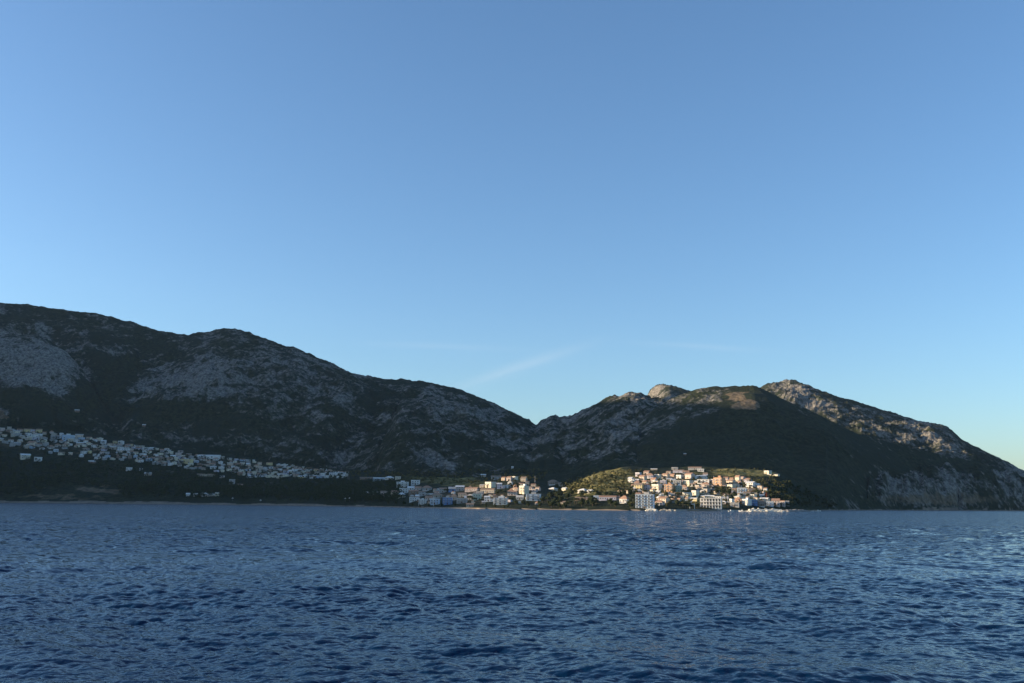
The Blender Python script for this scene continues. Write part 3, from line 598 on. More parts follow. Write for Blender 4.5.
# ------------------------------------------------------------------ the shore town (sunlit at the right, shaded at the left)
T_, B_, Fl, Pa = TILE, TILE2, FLAT, PALER
TOWN = [  # px, base py, width, height, wall, kind, roof, yaw
 (638.5,476.5,5.5,4,'lilac','flat',Pa,-30),(632.5,482.5,8,6,'white','stepped',Pa,-25),(643,480.5,7,5,'peach','tiled',T_,-35),(650,478,8,4,'lilac','villa',T_,-15),(658,479,6,5,'cream','flat',Pa,-30),
 (654,482.5,6,4,'white','small',T_,-30),(666,478,7,4.5,'peach','tiled',T_,-30),(663.5,485,6,6,'lilac','block',Fl,-10),(673,479.5,5,5.5,'orange','tiled',T_,-30),(680,479,6.5,4.5,'white','flat',Pa,-35),
 (677.5,485.5,8,6,'grey','flat',Fl,-5),(690,478.5,9,5.5,'pink','tiled',T_,-35),(695,479,3.5,3.5,'white','flat',Pa,-35),(657,485.5,4.5,5,'peach','flat',Fl,-30),(639,490,9,6.5,'yellow','tiled',B_,-15),
 (648,489.5,8,6,'lilac','stepped',T_,-20),(657,491,9,7,'cream','flat',Pa,-35),(669.5,492,9,9,'orange','block',T_,-25),(679,491.5,6,7.5,'green','block',Pa,-5),(688,486,9,6,'cream','flat',Pa,-35),
 (684,490.5,7,4.5,'pink','villa',T_,-20),(702,478.5,10,3.6,'white','long',Pa,-20),(704,483,12,4,'white','flat',Pa,-15),(706,487,9,3.5,'pink','villa',T_,-20),(704,491.5,13,5,'beige','stepped',B_,-25),
 (719.5,486,10,10.5,'orange','block',T_,-30),(713,484,3.5,5,'peach','flat',Fl,-40),(695.5,497,6.5,7,'cream','flat',Pa,-45),(687.5,497,8,5,'cream','flat',Pa,-40),(658.5,493.5,5,2.3,'white','small',Pa,-20),
 (692,501,11,3.6,'yellow','long',Pa,-25),(664,503,10,6,'peach','tiled',T_,-30),(659.5,505,9,4,'pink','villa',T_,-25),(624.5,503,9,6,'white','villa',T_,-25),(624.5,492.7,12,2.6,'cream','long',T_,-35),
 (608,500.5,16,5,'lilac','long',T_,-5),(597,500,6,5,'pale blue','flat',Pa,-5),(617,500,6,3.5,'grey','small',T_,-10),(583,492.3,9,3,'white','villa',Pa,-40),(590.5,492.5,6,2.5,'white','small',Pa,-40),(553,490.7,8,2.8,'cream','villa',Pa,-45),
 (565,490.3,6,2.2,'cream','small',Pa,-40),(553,484.5,10,4,'brown','villa',B_,-20),(561,486,6,3,'beige','small',B_,-20),(564,504,6,2.5,'beige','small',B_,-15),(580,500,9,3.2,'brown','long',B_,-10),(589,500,6,2.6,'brown','small',B_,-10),
 (708,498.5,13,3.2,'cream','long',Pa,-25),(718,500,8,4,'white','flat',Pa,-15),(731,488.5,9,4,'cream','flat',Pa,-35),(738,481,5,5.5,'cream','tiled',T_,-35),(731,484,8,4,'peach','tiled',T_,-30),
 (744,480,8,4,'pink','stepped',T_,-25),(726,481.5,5,4.5,'pink','tiled',T_,-20),(742,493,8,5.5,'pale blue','flat',Fl,0),(747,496,6,4,'grey','tiled',B_,0),(751,487,9,5,'white','tiled',Pa,-25),(757.5,487,5,3,'white','small',Pa,-30),  # pale blue cube is a white house, bluish shadow put into its wall
 (760.5,490,5,4,'peach','flat',B_,-30),(748,481.5,7,3,'lilac','villa',T_,-15),(752,492,6,4,'brown','flat',B_,0),(741,500,11,4.5,'cream','stepped',Pa,-40),(738.5,503.5,8,5,'orange','villa',T_,-25),(747,505,8,7.5,'white','block',Pa,-42),
 (753.5,498,6,3.5,'cream','flat',Pa,-40),(754,505.5,6,6,'blue','flat',Fl,0),(763,501.5,12,3.8,'cream','long',Pa,-35),(762,506.5,8,5,'brown','villa',B_,-5),(770,506.5,6,5.5,'pale blue','flat',Fl,0),(776,506,7,7,'pink','tiled',T_,-5),
 (782,506,6,6,'pink','flat',T_,-5),(787,506,4,5.5,'grey','flat',Fl,0),(768,474,6.5,3.4,'cream','flat',Pa,-40),(772,475.5,13,1.2,'cream','long',Pa,-30),(725,501,6,3.5,'grey','small',Fl,-5),(712,492,8,3,'brown','small',B_,-10),
 (735,507,8,4.5,'grey','flat',Fl,-5),(732,504,3.5,5.5,'white','flat',Pa,-45),(675,469.5,6,2.4,'grey','flat',Pa,-5),(654,470,6,1.8,'beige','long',Pa,-5),(695,469.6,12,3,'grey','long',T_,-5),(701,471.5,6,2.6,'white','flat',Pa,-5),(678.5,472.5,10,3,'lilac','long',B_,-5),
 (686,474,6,3,'grey','small',T_,-5),(647,473.5,6,2.5,'pink','small',T_,-20),(669,474,5,2.5,'beige','small',B_,-20),(645,484.5,5,3.5,'cream','small',T_,-25),(637,485.5,5,3,'white','small',T_,-25),(671,486,4,3.5,'white','flat',Pa,-20),(698,489,5,4,'peach','flat',Fl,-30),
 (490.5,487.5,9.5,6,'cream','flat',Pa,-45),(488,493.3,14,5,'beige','long',B_,-25),(501,488.5,7.5,6,'lilac','stepped',Pa,-5),(506.5,488,5,3.4,'white','flat',Pa,-40),(515,480,5.5,4,'cream','flat',Pa,-45),(504,480.5,5,3.5,'peach','tiled',T_,-35),
 (509.5,480.5,5.5,4,'pink','tiled',T_,-30),(524,481.5,6,4.5,'beige','tiled',B_,-25),(496,479.5,9,3.8,'grey','tiled',B_,-5),(483.5,476.5,5,1.8,'beige','small',Pa,-5),(524,494,8.5,10.5,'cream','block',Pa,-50),(532,491.5,11,5.5,'pink','stepped',B_,-15),
 (533.5,500.5,14,8.5,'pale blue','block',Fl,-3),(516,490.5,7,3,'peach','villa',T_,-35),(512.5,495.5,9,4.8,'pink','tiled',T_,-10),(520,500,7,4,'grey','small',Fl,-5),(472,491.5,13,4.5,'pink','long',T_,-25),(460,490.8,8,5,'grey','tiled',Pa,-5),
 (453,491.5,8,4,'blue','small',Fl,0),(462.5,497,8,4,'beige','tiled',B_,-15),(470,500,6,4,'peach','tiled',T_,-15),(462,503,10,5,'grey','flat',Pa,-5),(477,500,8,7,'green','flat',Fl,-5),(489,501.5,8.5,6,'white','stepped',Pa,-8),(500.5,504.5,13,8.5,'white','block',Pa,-6),
 (480,494.5,7,3.5,'grey','flat',Fl,-10),(454,500,6,5,'beige','villa',B_,-10),(470,506.5,7,3,'beige','small',B_,-5),
 (402.5,487.5,11,7,'white','block',Pa,-6),(415.5,485,8,5.5,'white','flat',Pa,-6),(404,493,8.5,5.2,'white','flat',Pa,-5),(386,497,10,6.5,'pink','stepped',B_,-5),(395,496,7.5,5.5,'peach','tiled',T_,-5),(401.5,498,7,4.5,'cream','villa',Pa,-10),(411,489.8,6.5,3,'white','small',Pa,-5),
 (427,490.5,9,4,'grey','villa',T_,-5),(413.5,494.6,9,4.5,'brown','tiled',T_,-5),(424,495.5,10,5,'grey','stepped',B_,-5),(413.5,501.5,7.5,4.5,'white','flat',Pa,-5),(422.5,504.5,7,6.5,'white','block',Pa,-5),(435,504.5,9,6.5,'pale blue','flat',Pa,-3),(443,492.5,7,4.5,'grey','tiled',B_,-5),
 (437,497.5,10,4,'beige','villa',B_,-5),(447.5,504.5,9,9,'blue','block',Fl,-2),(429,500,7,3.5,'pink','small',T_,-5),(418,490,6,3,'pink','small',T_,-5),
 (366,479.3,11,2.4,'brown','long',B_,-5),(379,480.2,11,3,'pale blue','long',Pa,-5),(389.5,479.5,8,2.8,'cream','villa',Pa,-5),(398,479.3,5,3,'cream','flat',Pa,-5),(376,494.5,6,2.5,'grey','small',Pa,-5),(366,494,5,2,'beige','small',Pa,-5)]
def zone_of(px, py):
    if px < 400 and py < 485: return 'on the strip between the two villages'
    if px < 450: return 'in the shaded left end of the shore town'
    if px < 512 and py < 497: return 'around the bright cream cube left of centre'
    if px < 512: return 'on the shore right of the blue block'
    if px < 545: return 'beside the tall cream block left of centre'
    if px < 630: return 'among the trees left of the blue hotel'
    if px < 671 and py < 493: return 'on the sunlit slope above the blue hotel'
    if px < 712 and py < 493: return 'on the slope left of the tall orange block'
    if px < 671: return 'beside the blue hotel'
    if py < 493: return 'on the slope right of the tall orange block' if px > 721 else 'on the slope left of the tall orange block'
    if px < 722: return 'by the arcaded waterfront hotel'
    if px < 757: return 'right of the arcaded waterfront hotel'
    return 'behind the stone breakwater'
gf = random.Random(21); nf = 0; tr = 0
while nf < 100 and tr < 8000:
    tr += 1
    if gf.random() < .68: px = gf.uniform(633, 766); py = gf.uniform(np.interp(px, [633, 700, 766], [480, 474, 488]), np.interp(px, [633, 700, 766], [498, 506, 506]))
    else: px = gf.uniform(408, 542); py = gf.uniform(np.interp(px, [408, 450, 542], [488, 490, 481]), 505)
    w_ = gf.uniform(3.0, 5.2); h_ = gf.uniform(2.2, 3.5)
    if any(abs(px - q[0]) < (w_ + q[2]) * .34 and -q[3] * .6 < py - q[1] < h_ * .8 for q in TOWN): continue
    if 634 < px < 656 and py > 494 or 699 < px < 723 and py > 496: continue
    TOWN.append((px, py, w_, h_, gf.choice(['white', 'cream', 'beige', 'peach', 'grey', 'pink', 'lilac', 'white', 'brown']), gf.choice(['tiled', 'small', 'flat', 'villa', 'stepped']), gf.choice([T_, T_, B_, Fl, Pa]), gf.uniform(-40, 5))); nf += 1
for (px, py, w_, h_, wl, kd, rf, yw) in TOWN:
    put(px, py, w_, h_, wl, kd, rf, True, yw + random.uniform(-4, 4), zone_of(px, py), 'houses of the shore town')

# ------------------------------------------------------------------ the shaded village on the left hillside
def vtop(px): return np.interp(px, [0, 20, 60, 100, 150, 200, 260, 300, 345], [428, 430, 434, 441, 448, 456, 463, 468, 473])
def vbot(px): return np.interp(px, [0, 30, 50, 100, 150, 200, 250, 300, 345], [444, 450, 455, 460, 464, 471, 477, 479, 478])
vz = [(-10, 50, 'at the far left end of the hillside village'), (50, 95, 'in the left part of the hillside village'), (95, 140, 'left of the middle of the hillside village'), (140, 185, 'in the middle of the hillside village'),
      (185, 235, 'right of the middle of the hillside village'), (235, 290, 'in the right part of the hillside village'), (290, 400, 'at the right end of the hillside village')]
gr = random.Random(5); taken = []
cols_ = ['white'] * 5 + ['grey'] * 4 + ['cream'] * 6 + ['beige'] * 5 + ['peach', 'peach', 'pale blue', 'lilac', 'pink', 'brown', 'brown', 'white', 'yellow']
VIL = []
tries = 0
while len(VIL) < 285 and tries < 6000:
    tries += 1; px = gr.uniform(-8, 347); a0, b0 = vtop(max(px, 0)), vbot(max(px, 0)); py = gr.uniform(a0, b0)
    w_ = gr.uniform(3.0, 6.0); h_ = gr.uniform(1.9, 3.2)
    if px < 95 and py > a0 + 10 and gr.random() < .5: continue
    if any(abs(px - q[0]) < (w_ + q[2]) * .42 and abs(py - q[1]) < 1.9 for q in VIL): continue
    kd = gr.choice(['tiled', 'tiled', 'flat', 'flat', 'flat', 'stepped', 'villa', 'block', 'small'])
    if kd == 'block': h_ += .8
    if kd in ('villa', 'small'): h_ = max(2.0, h_ - .9)
    VIL.append((px, py, w_, h_, gr.choice(cols_), kd, gr.choice([TILE, TILE, TILE2]) if kd in ('tiled', 'villa', 'stepped', 'small') and gr.random() < .7 else gr.choice([FLAT, FLAT, PALER])))
VIL += [(209, 458.5, 20, 3.6, 'white', 'long', PALER), (256, 477.5, 18, 2.0, 'white', 'long', PALER), (318, 477.5, 16, 2.2, 'grey', 'long', PALER), (337, 475, 14, 2.4, 'white', 'long', PALER), (68, 441, 10, 7, 'pale blue', 'block', PALER), (186, 463.5, 14, 5, 'yellow', 'block', FLAT),
        (25, 459, 8, 4.5, 'cream', 'tiled', PALER), (38, 461, 6, 3.8, 'white', 'flat', PALER), (32, 447, 8, 5, 'peach', 'tiled', TILE)]
for (px, py, w_, h_, wl, kd, rf) in VIL:
    z_ = next(t for a_, b_, t in vz if a_ <= px < b_)
    t_ = (py - vtop(max(px, 0))) / (vbot(max(px, 0)) - vtop(max(px, 0)))
    row = ('upper row, ' if t_ < .33 else 'middle row, ' if t_ < .7 else 'lower row, ') + z_.replace('at the ', '').replace('in the ', '').replace('of the middle of the', 'of middle of the')
    put(px, py, w_, h_, wl, kd, rf, False, gr.uniform(-45, 35), row, 'houses of the hillside village')
for (px, py, w_, h_, wl, kd, rf, zn) in [(129, 470.5, 5, 3.2, 'white', 'flat', PALER, 'alone in the dark woods below the village'), (141, 470.5, 3, 2, 'grey', 'small', PALER, 'alone in the dark woods below the village'), (148, 475.2, 6, 2.4, 'beige', 'small', PALER, 'alone in the dark woods below the village'),
        (92, 463, 6, 2, 'brown', 'small', PALER, 'alone in the dark woods below the village'), (206, 476.3, 15, 2.6, 'beige', 'long', TILE2, 'alone in the dark woods below the village'), (222, 478, 4, 1.8, 'beige', 'small', PALER, 'alone in the dark woods below the village'), (250, 477, 4, 2, 'pale blue', 'small', PALER, 'alone in the dark woods below the village'),
        (188, 496, 3.5, 2.4, 'white', 'small', PALER, 'at the beach on the left'), (195.5, 496.3, 3.5, 2.4, 'beige', 'small', PALER, 'at the beach on the left'), (204, 496, 6, 2.8, 'beige', 'villa', PALER, 'at the beach on the left'), (212, 496.2, 8, 2.2, 'beige', 'long', PALER, 'at the beach on the left'), (217, 495.8, 3.5, 3.6, 'cream', 'flat', PALER, 'at the beach on the left'),
        (232, 484, 5, 5, 'grey', 'flat', FLAT, 'alone in the dark woods below the village'), (240, 487, 5, 2.5, 'brown', 'small', TILE2, 'alone in the dark woods below the village'), (77, 412, 4, 1.4, 'brown', 'small', PALER, 'high above the hillside village'), (144, 426, 3, 1.5, 'brown', 'small', PALER, 'high above the hillside village'),
        (685, 455, 2.5, 1.2, 'brown', 'small', PALER, 'high above the shore town'), (512.5, 468.5, 2.2, 1.6, 'white', 'small', PALER, 'high above the shore town')]:
    put(px, py, w_, h_, wl, kd, rf, False, -8, zn, 'scattered houses')

# ------------------------------------------------------------------ two waterfront hotels
def hotel(name, px, py, wpx, hpx, wall, storeys, bays, yaw, label, arcade):
    x, y, z, r = hit(px, py) or hit(px, py - 1) or hit(px, py - 2.5); az = math.atan2(x, y); W = wpx * r / F; H = hpx * r / F; D = 11; fh = H / storeys
    rt = empty(name, (x, y, z - .2), R(yaw) - az)
    wm_ = W * .93
    w = MB().box(-wm_ / 2, wm_ / 2, 0, D, -4, H); obj('wall', w.mesh('wall', (WALL[wall],)), rt)
    b = MB().box(-wm_ / 2 - .3, wm_ / 2 + .3, -.3, D + .3, H + .003, H + .45)
    if not arcade: b.box(-1, 5, 3, 8, H + .451, H + 2.6)
    rf = obj('roof', b.mesh('roof', (FLAT,)), rt)
    if not arcade:
        t = MB().gable(-wm_ / 2 - .2, -wm_ / 2 + 6.5, .5, 9, H + .75, 1.6); obj('roof_tiles', t.mesh('roof_tiles', (TILE,)), rf)
    bw = wm_ / bays; BM = balcony_mesh(bw * .8, 1.5); wn = window_mesh(min(2.0, bw * .55), fh * .62)
    if arcade:
        c = MB()
        for i in range(bays + 1):
            xx = -wm_ / 2 + i * bw; c.box(xx - .3, xx + .3, -3.2, -2.6, -4, H - .3)
        obj('colonnade', c.mesh('colonnade', (WALL['white'],)), rt)
        for s_ in range(1, storeys + 1): obj('terrace', MB().box(-wm_ / 2 - .4, wm_ / 2 + .4, -3.4, -.02, s_ * fh - .42, s_ * fh - .05).mesh('terrace', (WALL['white'],)), rt)
    for s_ in range(storeys):
        for i in range(bays):
            xx = -wm_ / 2 + (i + .5) * bw; zz = s_ * fh + fh * .16
            obj('window', wn, rt, (xx, 0, zz))
            if s_ and not arcade and i % 2 == 0: obj('balcony', BM, rt, (xx, 0, zz - .2))
        if s_: obj('window', wn, rt, (-wm_ / 2, D * .5, s_ * fh + fh * .16), -math.pi / 2)
    obj('door', DOOR, rt, (0, 0, .2))
    tag(rt, label, 'hotel'); return rt
hotel('hotel', 644.5, 509, 19, 13.5, 'pale blue', 5, 6, -8, 'tall pale blue hotel with rows of balconies standing at the waterfront', False)
hotel('hotel', 711, 508.5, 21, 9.5, 'white', 3, 7, -6, 'white hotel with columned terraces on three floors, right on the waterfront', True)

# ------------------------------------------------------------------ trees
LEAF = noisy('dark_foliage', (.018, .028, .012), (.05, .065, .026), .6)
LEAF2 = noisy('sunlit_olive_foliage', (.038, .045, .017), (.125, .115, .042), .5)  # lighter copy of the foliage, with sunlight put into its olive colour
BARK = noisy('bark', (.06, .045, .03), (.12, .09, .06), 1.5)
def tree_proto(kind):
    g = random.Random(hash(kind) % 99 if False else len(kind)); t = MB(); c = MB()
    if kind == 'pine':
        t.tube((0, 0, -1), (.3, 0, 5), .38, .22); t.tube((.3, 0, 5), (2, .8, 7.2), .18, .08); t.tube((.3, 0, 5), (-1.6, -.6, 7.2), .18, .08)
        for q in ((0, 0, 7.6, 3.4, 1.7), (2.4, 1, 7.3, 2.2, 1.3), (-2.2, -.8, 7.2, 2.4, 1.3), (.4, -1.8, 7.6, 2, 1.2)): c.leaves(q[:3], q[3], q[4], 90, .55, g)
    elif kind == 'round':
        t.tube((0, 0, -1), (0, .1, 3), .35, .24); t.tube((0, .1, 3), (1.2, 0, 4.8), .18, .08); t.tube((0, .1, 3), (-1, .5, 4.8), .18, .08)
        for q in ((0, 0, 5, 2.8, 2.4), (1.8, .5, 4.4, 1.8, 1.6), (-1.8, -.3, 4.2, 1.9, 1.7), (.3, -1, 6.4, 1.6, 1.4), (0, 0, 3, 2.4, 1.4)): c.leaves(q[:3], q[3], q[4], 80, .55, g)
    elif kind == 'cypress':
        t.tube((0, 0, -1), (0, 0, 4), .3, .15)
        for i in range(6): c.leaves((g.uniform(-.2, .2), g.uniform(-.2, .2), 1.6 + i * 1.5), 1.25 - abs(i - 1.5) * .17, 1.3, 50, .4, g)
    elif kind == 'palm':
        t.tube((0, 0, -1), (.2, 0, 3), .28, .22); t.tube((.2, 0, 3), (.5, 0, 6.5), .22, .18)
        for i in range(16):
            a_ = i * 2.4; el_ = g.uniform(.1, .9); dx, dy = math.cos(a_), math.sin(a_); P0 = Vector((.5, 0, 6.5)); P1 = P0 + Vector((dx * 1.4, dy * 1.4, el_ * 1.4)); P2 = P1 + Vector((dx * 1.3, dy * 1.3, -1.1)); s_ = Vector((-dy, dx, 0)) * .4
            c.poly([tuple(P0), tuple(P1 - s_), tuple(P1 + s_), tuple(P2)], [(0, 1, 2), (1, 3, 2)])
    r = empty({'pine': 'pine_tree', 'round': 'broadleaf_tree', 'cypress': 'cypress_tree', 'palm': 'palm_tree'}[kind], (0, 0, 0))
    obj('trunk', t.mesh('trunk', (BARK,)), r); obj('crown', c.mesh('crown', (LEAF,)), r); return r
TP = {}
def put_tree(kind, px, py, hpx, zone, lit=False, squash=1.0):
    h = hit(px, py)
    if h is None: h = hit(px, py - 1.5)
    if h is None: return
    x, y, z, r = h
    if kind not in TP: o = TP[kind] = tree_proto(kind); kids = list(o.children)
    else:
        o = TP[kind].copy(); col.objects.link(o)
        for c0 in TP[kind].children: c = c0.copy(); col.objects.link(c); c.parent = o
        kids = list(o.children)
    H0 = {'pine': 9, 'round': 7.6, 'cypress': 10, 'palm': 7.5}[kind]; s_ = hpx * r / F / H0
    o.location = (x, y, z); o.rotation_euler = (0, 0, random.uniform(0, 6.28)); o.scale = (s_ * squash, s_ * squash, s_)
    for c in kids:
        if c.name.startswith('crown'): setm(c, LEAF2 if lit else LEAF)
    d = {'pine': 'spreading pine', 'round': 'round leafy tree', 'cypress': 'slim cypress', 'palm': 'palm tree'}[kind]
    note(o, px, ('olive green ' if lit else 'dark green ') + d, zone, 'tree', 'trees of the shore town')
def tz(px, py):
    return zone_of(px, py).replace('on the strip', 'on the strip')
gt = random.Random(9)
BIG = [(449, 492, 5), (453, 491, 5), (446, 495, 6), (500, 496, 6), (504, 496, 5.5), (497, 495, 5), (510, 488, 5), (516, 487, 4), (470, 503, 7), (474, 504, 6), (481, 505, 6), (511, 504, 6), (516, 505, 5), (508, 508, 4), (523, 505, 5), (528, 507, 5), (540, 508, 5), (455, 507, 3.5), (486, 508, 4),
       (495, 508, 4), (504, 509, 3.5), (442, 507, 3.5), (429, 507, 3.5), (420, 508, 3.5), (412, 507, 4), (404, 506, 5), (396, 505, 5), (388, 504, 5), (380, 503, 5), (372, 502, 5), (393, 501, 4), (383, 500, 4), (374, 499, 4)]
for px, py, h_ in BIG: put_tree('round' if h_ < 5.2 else 'pine', px, py, h_, tz(px, py))
n_ = 0
while n_ < 58:       # the dark grove between the cream block and the blue hotel
    px = gt.uniform(537, 636); py = gt.uniform(495.5, 509.3)
    if 596 < px < 629 and 497 < py < 503.5: continue
    put_tree(gt.choice(['pine', 'round', 'round']), px, py, gt.uniform(4, 7), 'in the dark grove left of the blue hotel', False, 1.15); n_ += 1
for px, py, h_ in [(660, 497, 5), (666, 498, 6), (673, 497, 7), (678, 499, 6), (683, 495, 5), (671, 503, 6), (677, 506, 6), (683, 507, 5), (690, 509, 5), (697, 509, 6), (702, 504, 4), (686, 509, 6), (693, 509, 4), (717, 495, 6), (723, 495, 7), (729, 496, 7), (722, 491, 5), (728, 492, 5), (735, 498, 6), (726, 503, 7),
                   (731, 501, 6), (745, 488, 4), (748, 491, 4), (740, 487, 4), (757, 495, 5), (762, 496, 6), (768, 497, 6), (774, 498, 5), (771, 492, 5), (766, 488, 5), (779, 497, 5), (785, 500, 5), (710, 490, 4), (712, 480, 4), (699, 484, 4), (691, 484, 4), (683, 482, 4), (663, 493, 4), (655, 486, 4), (649, 494, 5), (633, 489, 4), (645, 495, 4),
                   (633, 508, 6), (667, 507, 4), (792, 501, 4), (798, 503, 4), (750, 478, 3), (757, 480, 4), (764, 482, 4), (771, 484, 4)]:
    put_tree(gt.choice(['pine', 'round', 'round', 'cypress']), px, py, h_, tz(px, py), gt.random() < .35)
for px, py, h_ in [(652, 509, 4.5), (700, 508, 5), (728, 508, 5), (744, 508, 4), (441, 506, 5)]: put_tree('palm', px, py, h_, tz(px, py))
for _ in range(60):      # lit bushes and trees on the slope left of the town
    px = gt.uniform(556, 632); py = gt.uniform(475 + max(0, (600 - px) * .22), 492)
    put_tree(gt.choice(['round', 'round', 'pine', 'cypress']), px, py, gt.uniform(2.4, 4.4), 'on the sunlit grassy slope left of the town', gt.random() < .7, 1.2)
for _ in range(14):
    px = gt.uniform(703, 772); py = gt.uniform(468.5, 474)
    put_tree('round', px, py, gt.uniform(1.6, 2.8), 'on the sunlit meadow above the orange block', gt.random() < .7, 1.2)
for _ in range(26):
    px = gt.uniform(455, 545); py = gt.uniform(478, 492)
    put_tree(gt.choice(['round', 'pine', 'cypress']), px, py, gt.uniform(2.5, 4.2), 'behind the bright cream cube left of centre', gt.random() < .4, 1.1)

# the woods: one mass nobody could count
def wood(name, label, regions, leaf, seed, n, hm, sz=1.0):
    g = random.Random(seed); b = MB(); k = 0; tries = 0
    hs = []
    while k < n and tries < n * 4:
        tries += 1; reg = g.choices(regions, [q[4] for q in regions])[0]
        px = g.uniform(reg[0], reg[1]); py = g.uniform(reg[2](px), reg[3](px)); h = hit(px, py)
        if h is None: continue
        x, y, z, r = h; x += g.uniform(-6, 6); y += g.uniform(-6, 6); H_ = hm * g.uniform(.55, 1.3); w_ = H_ * g.uniform(.35, .55)
        b.tube((x, y, z - 1), (x, y, z + H_ * .5), .35, .2, 4)
        for q in range(3): b.leaves((x + g.uniform(-.4, .4) * w_, y + g.uniform(-.4, .4) * w_, z + H_ * g.uniform(.5, .72)), w_ * g.uniform(.6, .95), H_ * g.uniform(.22, .34), 16, .9 * sz, g)
        k += 1
    o = obj(name, b.mesh(name, (leaf,)), None); tag(o, label, kind='stuff'); return o
L1 = lambda a, b: (lambda px: np.interp(px, a, b))
wood('pine_wood', 'dark pine wood between the hillside village and the beach', [
    (-30, 345, lambda p: vbot(max(p, 0)) + 2.5 + (6 if p < 60 else 0), L1([-30, 60, 120, 250, 345], [486, 484, 490, 497, 500]), 1),
    (-30, 60, L1([-30, 60], [480, 482]), L1([-30, 30, 60], [496, 495, 488]), .12), (120, 345, L1([120, 345], [486, 490]), L1([120, 345], [497, 503]), .35), (340, 400, L1([340, 400], [482, 484]), L1([340, 400], [503, 503]), .3)], LEAF, 3, 2600, 11)
wood('garden_trees', 'small dark trees filling the gaps of the hillside village', [(-20, 345, lambda p: vtop(max(p, 0)) - 3, lambda p: vbot(max(p, 0)) + 2, 1)], LEAF, 4, 900, 8)
wood('foothill_scrub', 'green scrub above the left half of the shore town', [(395, 545, L1([395, 545], [472, 470]), L1([395, 450, 545], [483, 486, 480]), 1), (345, 400, L1([345, 400], [472, 473]), L1([345, 400], [478, 478]), .3)], LEAF2, 6, 420, 6)
wood('hillside_scrub', 'low olive scrub on the hill carrying the shore town', [(556, 640, L1([556, 600, 640], [488, 473, 469]), L1([556, 640], [494, 494]), 1.2), (640, 790, L1([640, 700, 740, 790], [472, 477, 478, 480]), L1([640, 790], [506, 506]), 1.6), (700, 780, L1([700, 780], [467, 468]), L1([700, 780], [476, 476]), .02)], LEAF2, 8, 1100, 3.4, .8)
wood('point_scrub', 'dark scrub on the shaded end of the town hill', [(772, 835, L1([772, 835], [476, 505]), L1([772, 835], [506, 509]), 1)], LEAF, 12, 260, 5)

# ------------------------------------------------------------------ quay, breakwater, small things
def world_at(px, py_row, r, z=0):
    az = ray(px, py_row)[0]; return Vector((r * math.sin(az), r * math.cos(az), z))
PALE = noisy('pale_stone', (.50, .46, .38), (.68, .63, .53), .4); GREYS = noisy('grey_stone', (.16, .15, .14), (.30, .28, .26), .4)
def rubble(name, p0, p1, h, wd, m_, label, seed, cat):
    random.seed(seed); b = MB(); d = p1 - p0; L = d.length; n = max(6, int(L * h * .35)); mid = (p0 + p1) / 2
    u_ = d.normalized(); v_ = Vector((-u_.y, u_.x, 0))
    for i in range(n * 3):
        s_ = random.uniform(-.5, .5); q = random.uniform(-1, 1); zz = h * (1 - abs(q)) * (1 - (2 * abs(s_)) ** 6) * random.uniform(.4, 1)
        c = u_ * s_ * L + v_ * q * wd * .5; b.rock((c.x, c.y, zz - .3), random.uniform(1.5, 2.7))
    core = MB(); b.poly([tuple(u_ * -.48 * L + v_ * -wd * .45 + Vector((0, 0, -1))), tuple(u_ * .48 * L + v_ * -wd * .45 + Vector((0, 0, -1))), tuple(u_ * .48 * L + v_ * wd * .45 + Vector((0, 0, -1))), tuple(u_ * -.48 * L + v_ * wd * .45 + Vector((0, 0, -1))),
                         *[tuple(u_ * a_ * L + v_ * c_ * wd + Vector((0, 0, h * .85))) for a_, c_ in ((-.44, -.3), (.44, -.3), (.44, .3), (-.44, .3))]], [(0, 1, 5, 4), (1, 2, 6, 5), (2, 3, 7, 6), (3, 0, 4, 7), (4, 5, 6, 7)])
    o = obj(name, b.mesh(name, (m_,)), None, mid); tag(o, label, cat); return o
rubble('breakwater', world_at(747, 508, 1180), world_at(783, 508, 1190), 3.6, 12, PALE, 'long pale stone breakwater lit by the sun in front of the town', 1, 'breakwater')
rubble('breakwater', world_at(784, 508, 1215), world_at(806, 508, 1330), 2.6, 10, GREYS, 'low dark rock breakwater running right from the pale one', 2, 'breakwater')
rubble('rock_pile', world_at(646, 508, 1120), world_at(657, 508, 1118), 2.6, 8, PALE, 'pale rock pile at the water below the blue hotel', 3, 'rocks')
rubble('rock_pile', world_at(660, 508, 1125), world_at(676, 508, 1128), 2.2, 7, noisy('tan_stone', (.34, .29, .22), (.48, .42, .33), .4), 'tan rock pile at the water right of the pale one', 4, 'rocks')
def seawall(px0, px1, h, label, m_):
    b = MB(); N = 14; pts = [world_at(px0 + (px1 - px0) * i / N, 508, float(shore(ray(px0 + (px1 - px0) * i / N, 508)[0])) + 2) for i in range(N + 1)]; o0 = pts[N // 2].copy()
    for i in range(N):
        p, q = pts[i] - o0, pts[i + 1] - o0; r_ = Vector((0, 4.5, 0)); zl, zh = Vector((0, 0, -3)), Vector((0, 0, h))
        b.poly([tuple(v) for v in (p + zl, q + zl, q + r_ + zl, p + r_ + zl, p + zh, q + zh, q + r_ + zh, p + r_ + zh)], [(0, 1, 5, 4), (4, 5, 6, 7), (2, 3, 7, 6)])
    o = obj('sea_wall', b.mesh('sea_wall', (m_,)), None, o0); tag(o, label, 'sea wall')
seawall(676, 742, 1.9, 'grey concrete sea wall along the promenade right of the blue hotel', CONC)
seawall(425, 500, 1.5, 'low grey sea wall in front of the shaded shore town', GREYS)
def put_thing(o, px, py, label, cat, group=None, rot=0, r=None):
    if r is None: x, y, z, _ = hit(px, py) or hit(px, py - 1.5) or hit(px, py - 3)
    else: v = world_at(px, py, r); x, y, z = v
    o.location = (x, y, z); o.rotation_euler = (0, 0, rot); tag(o, label, cat, group)
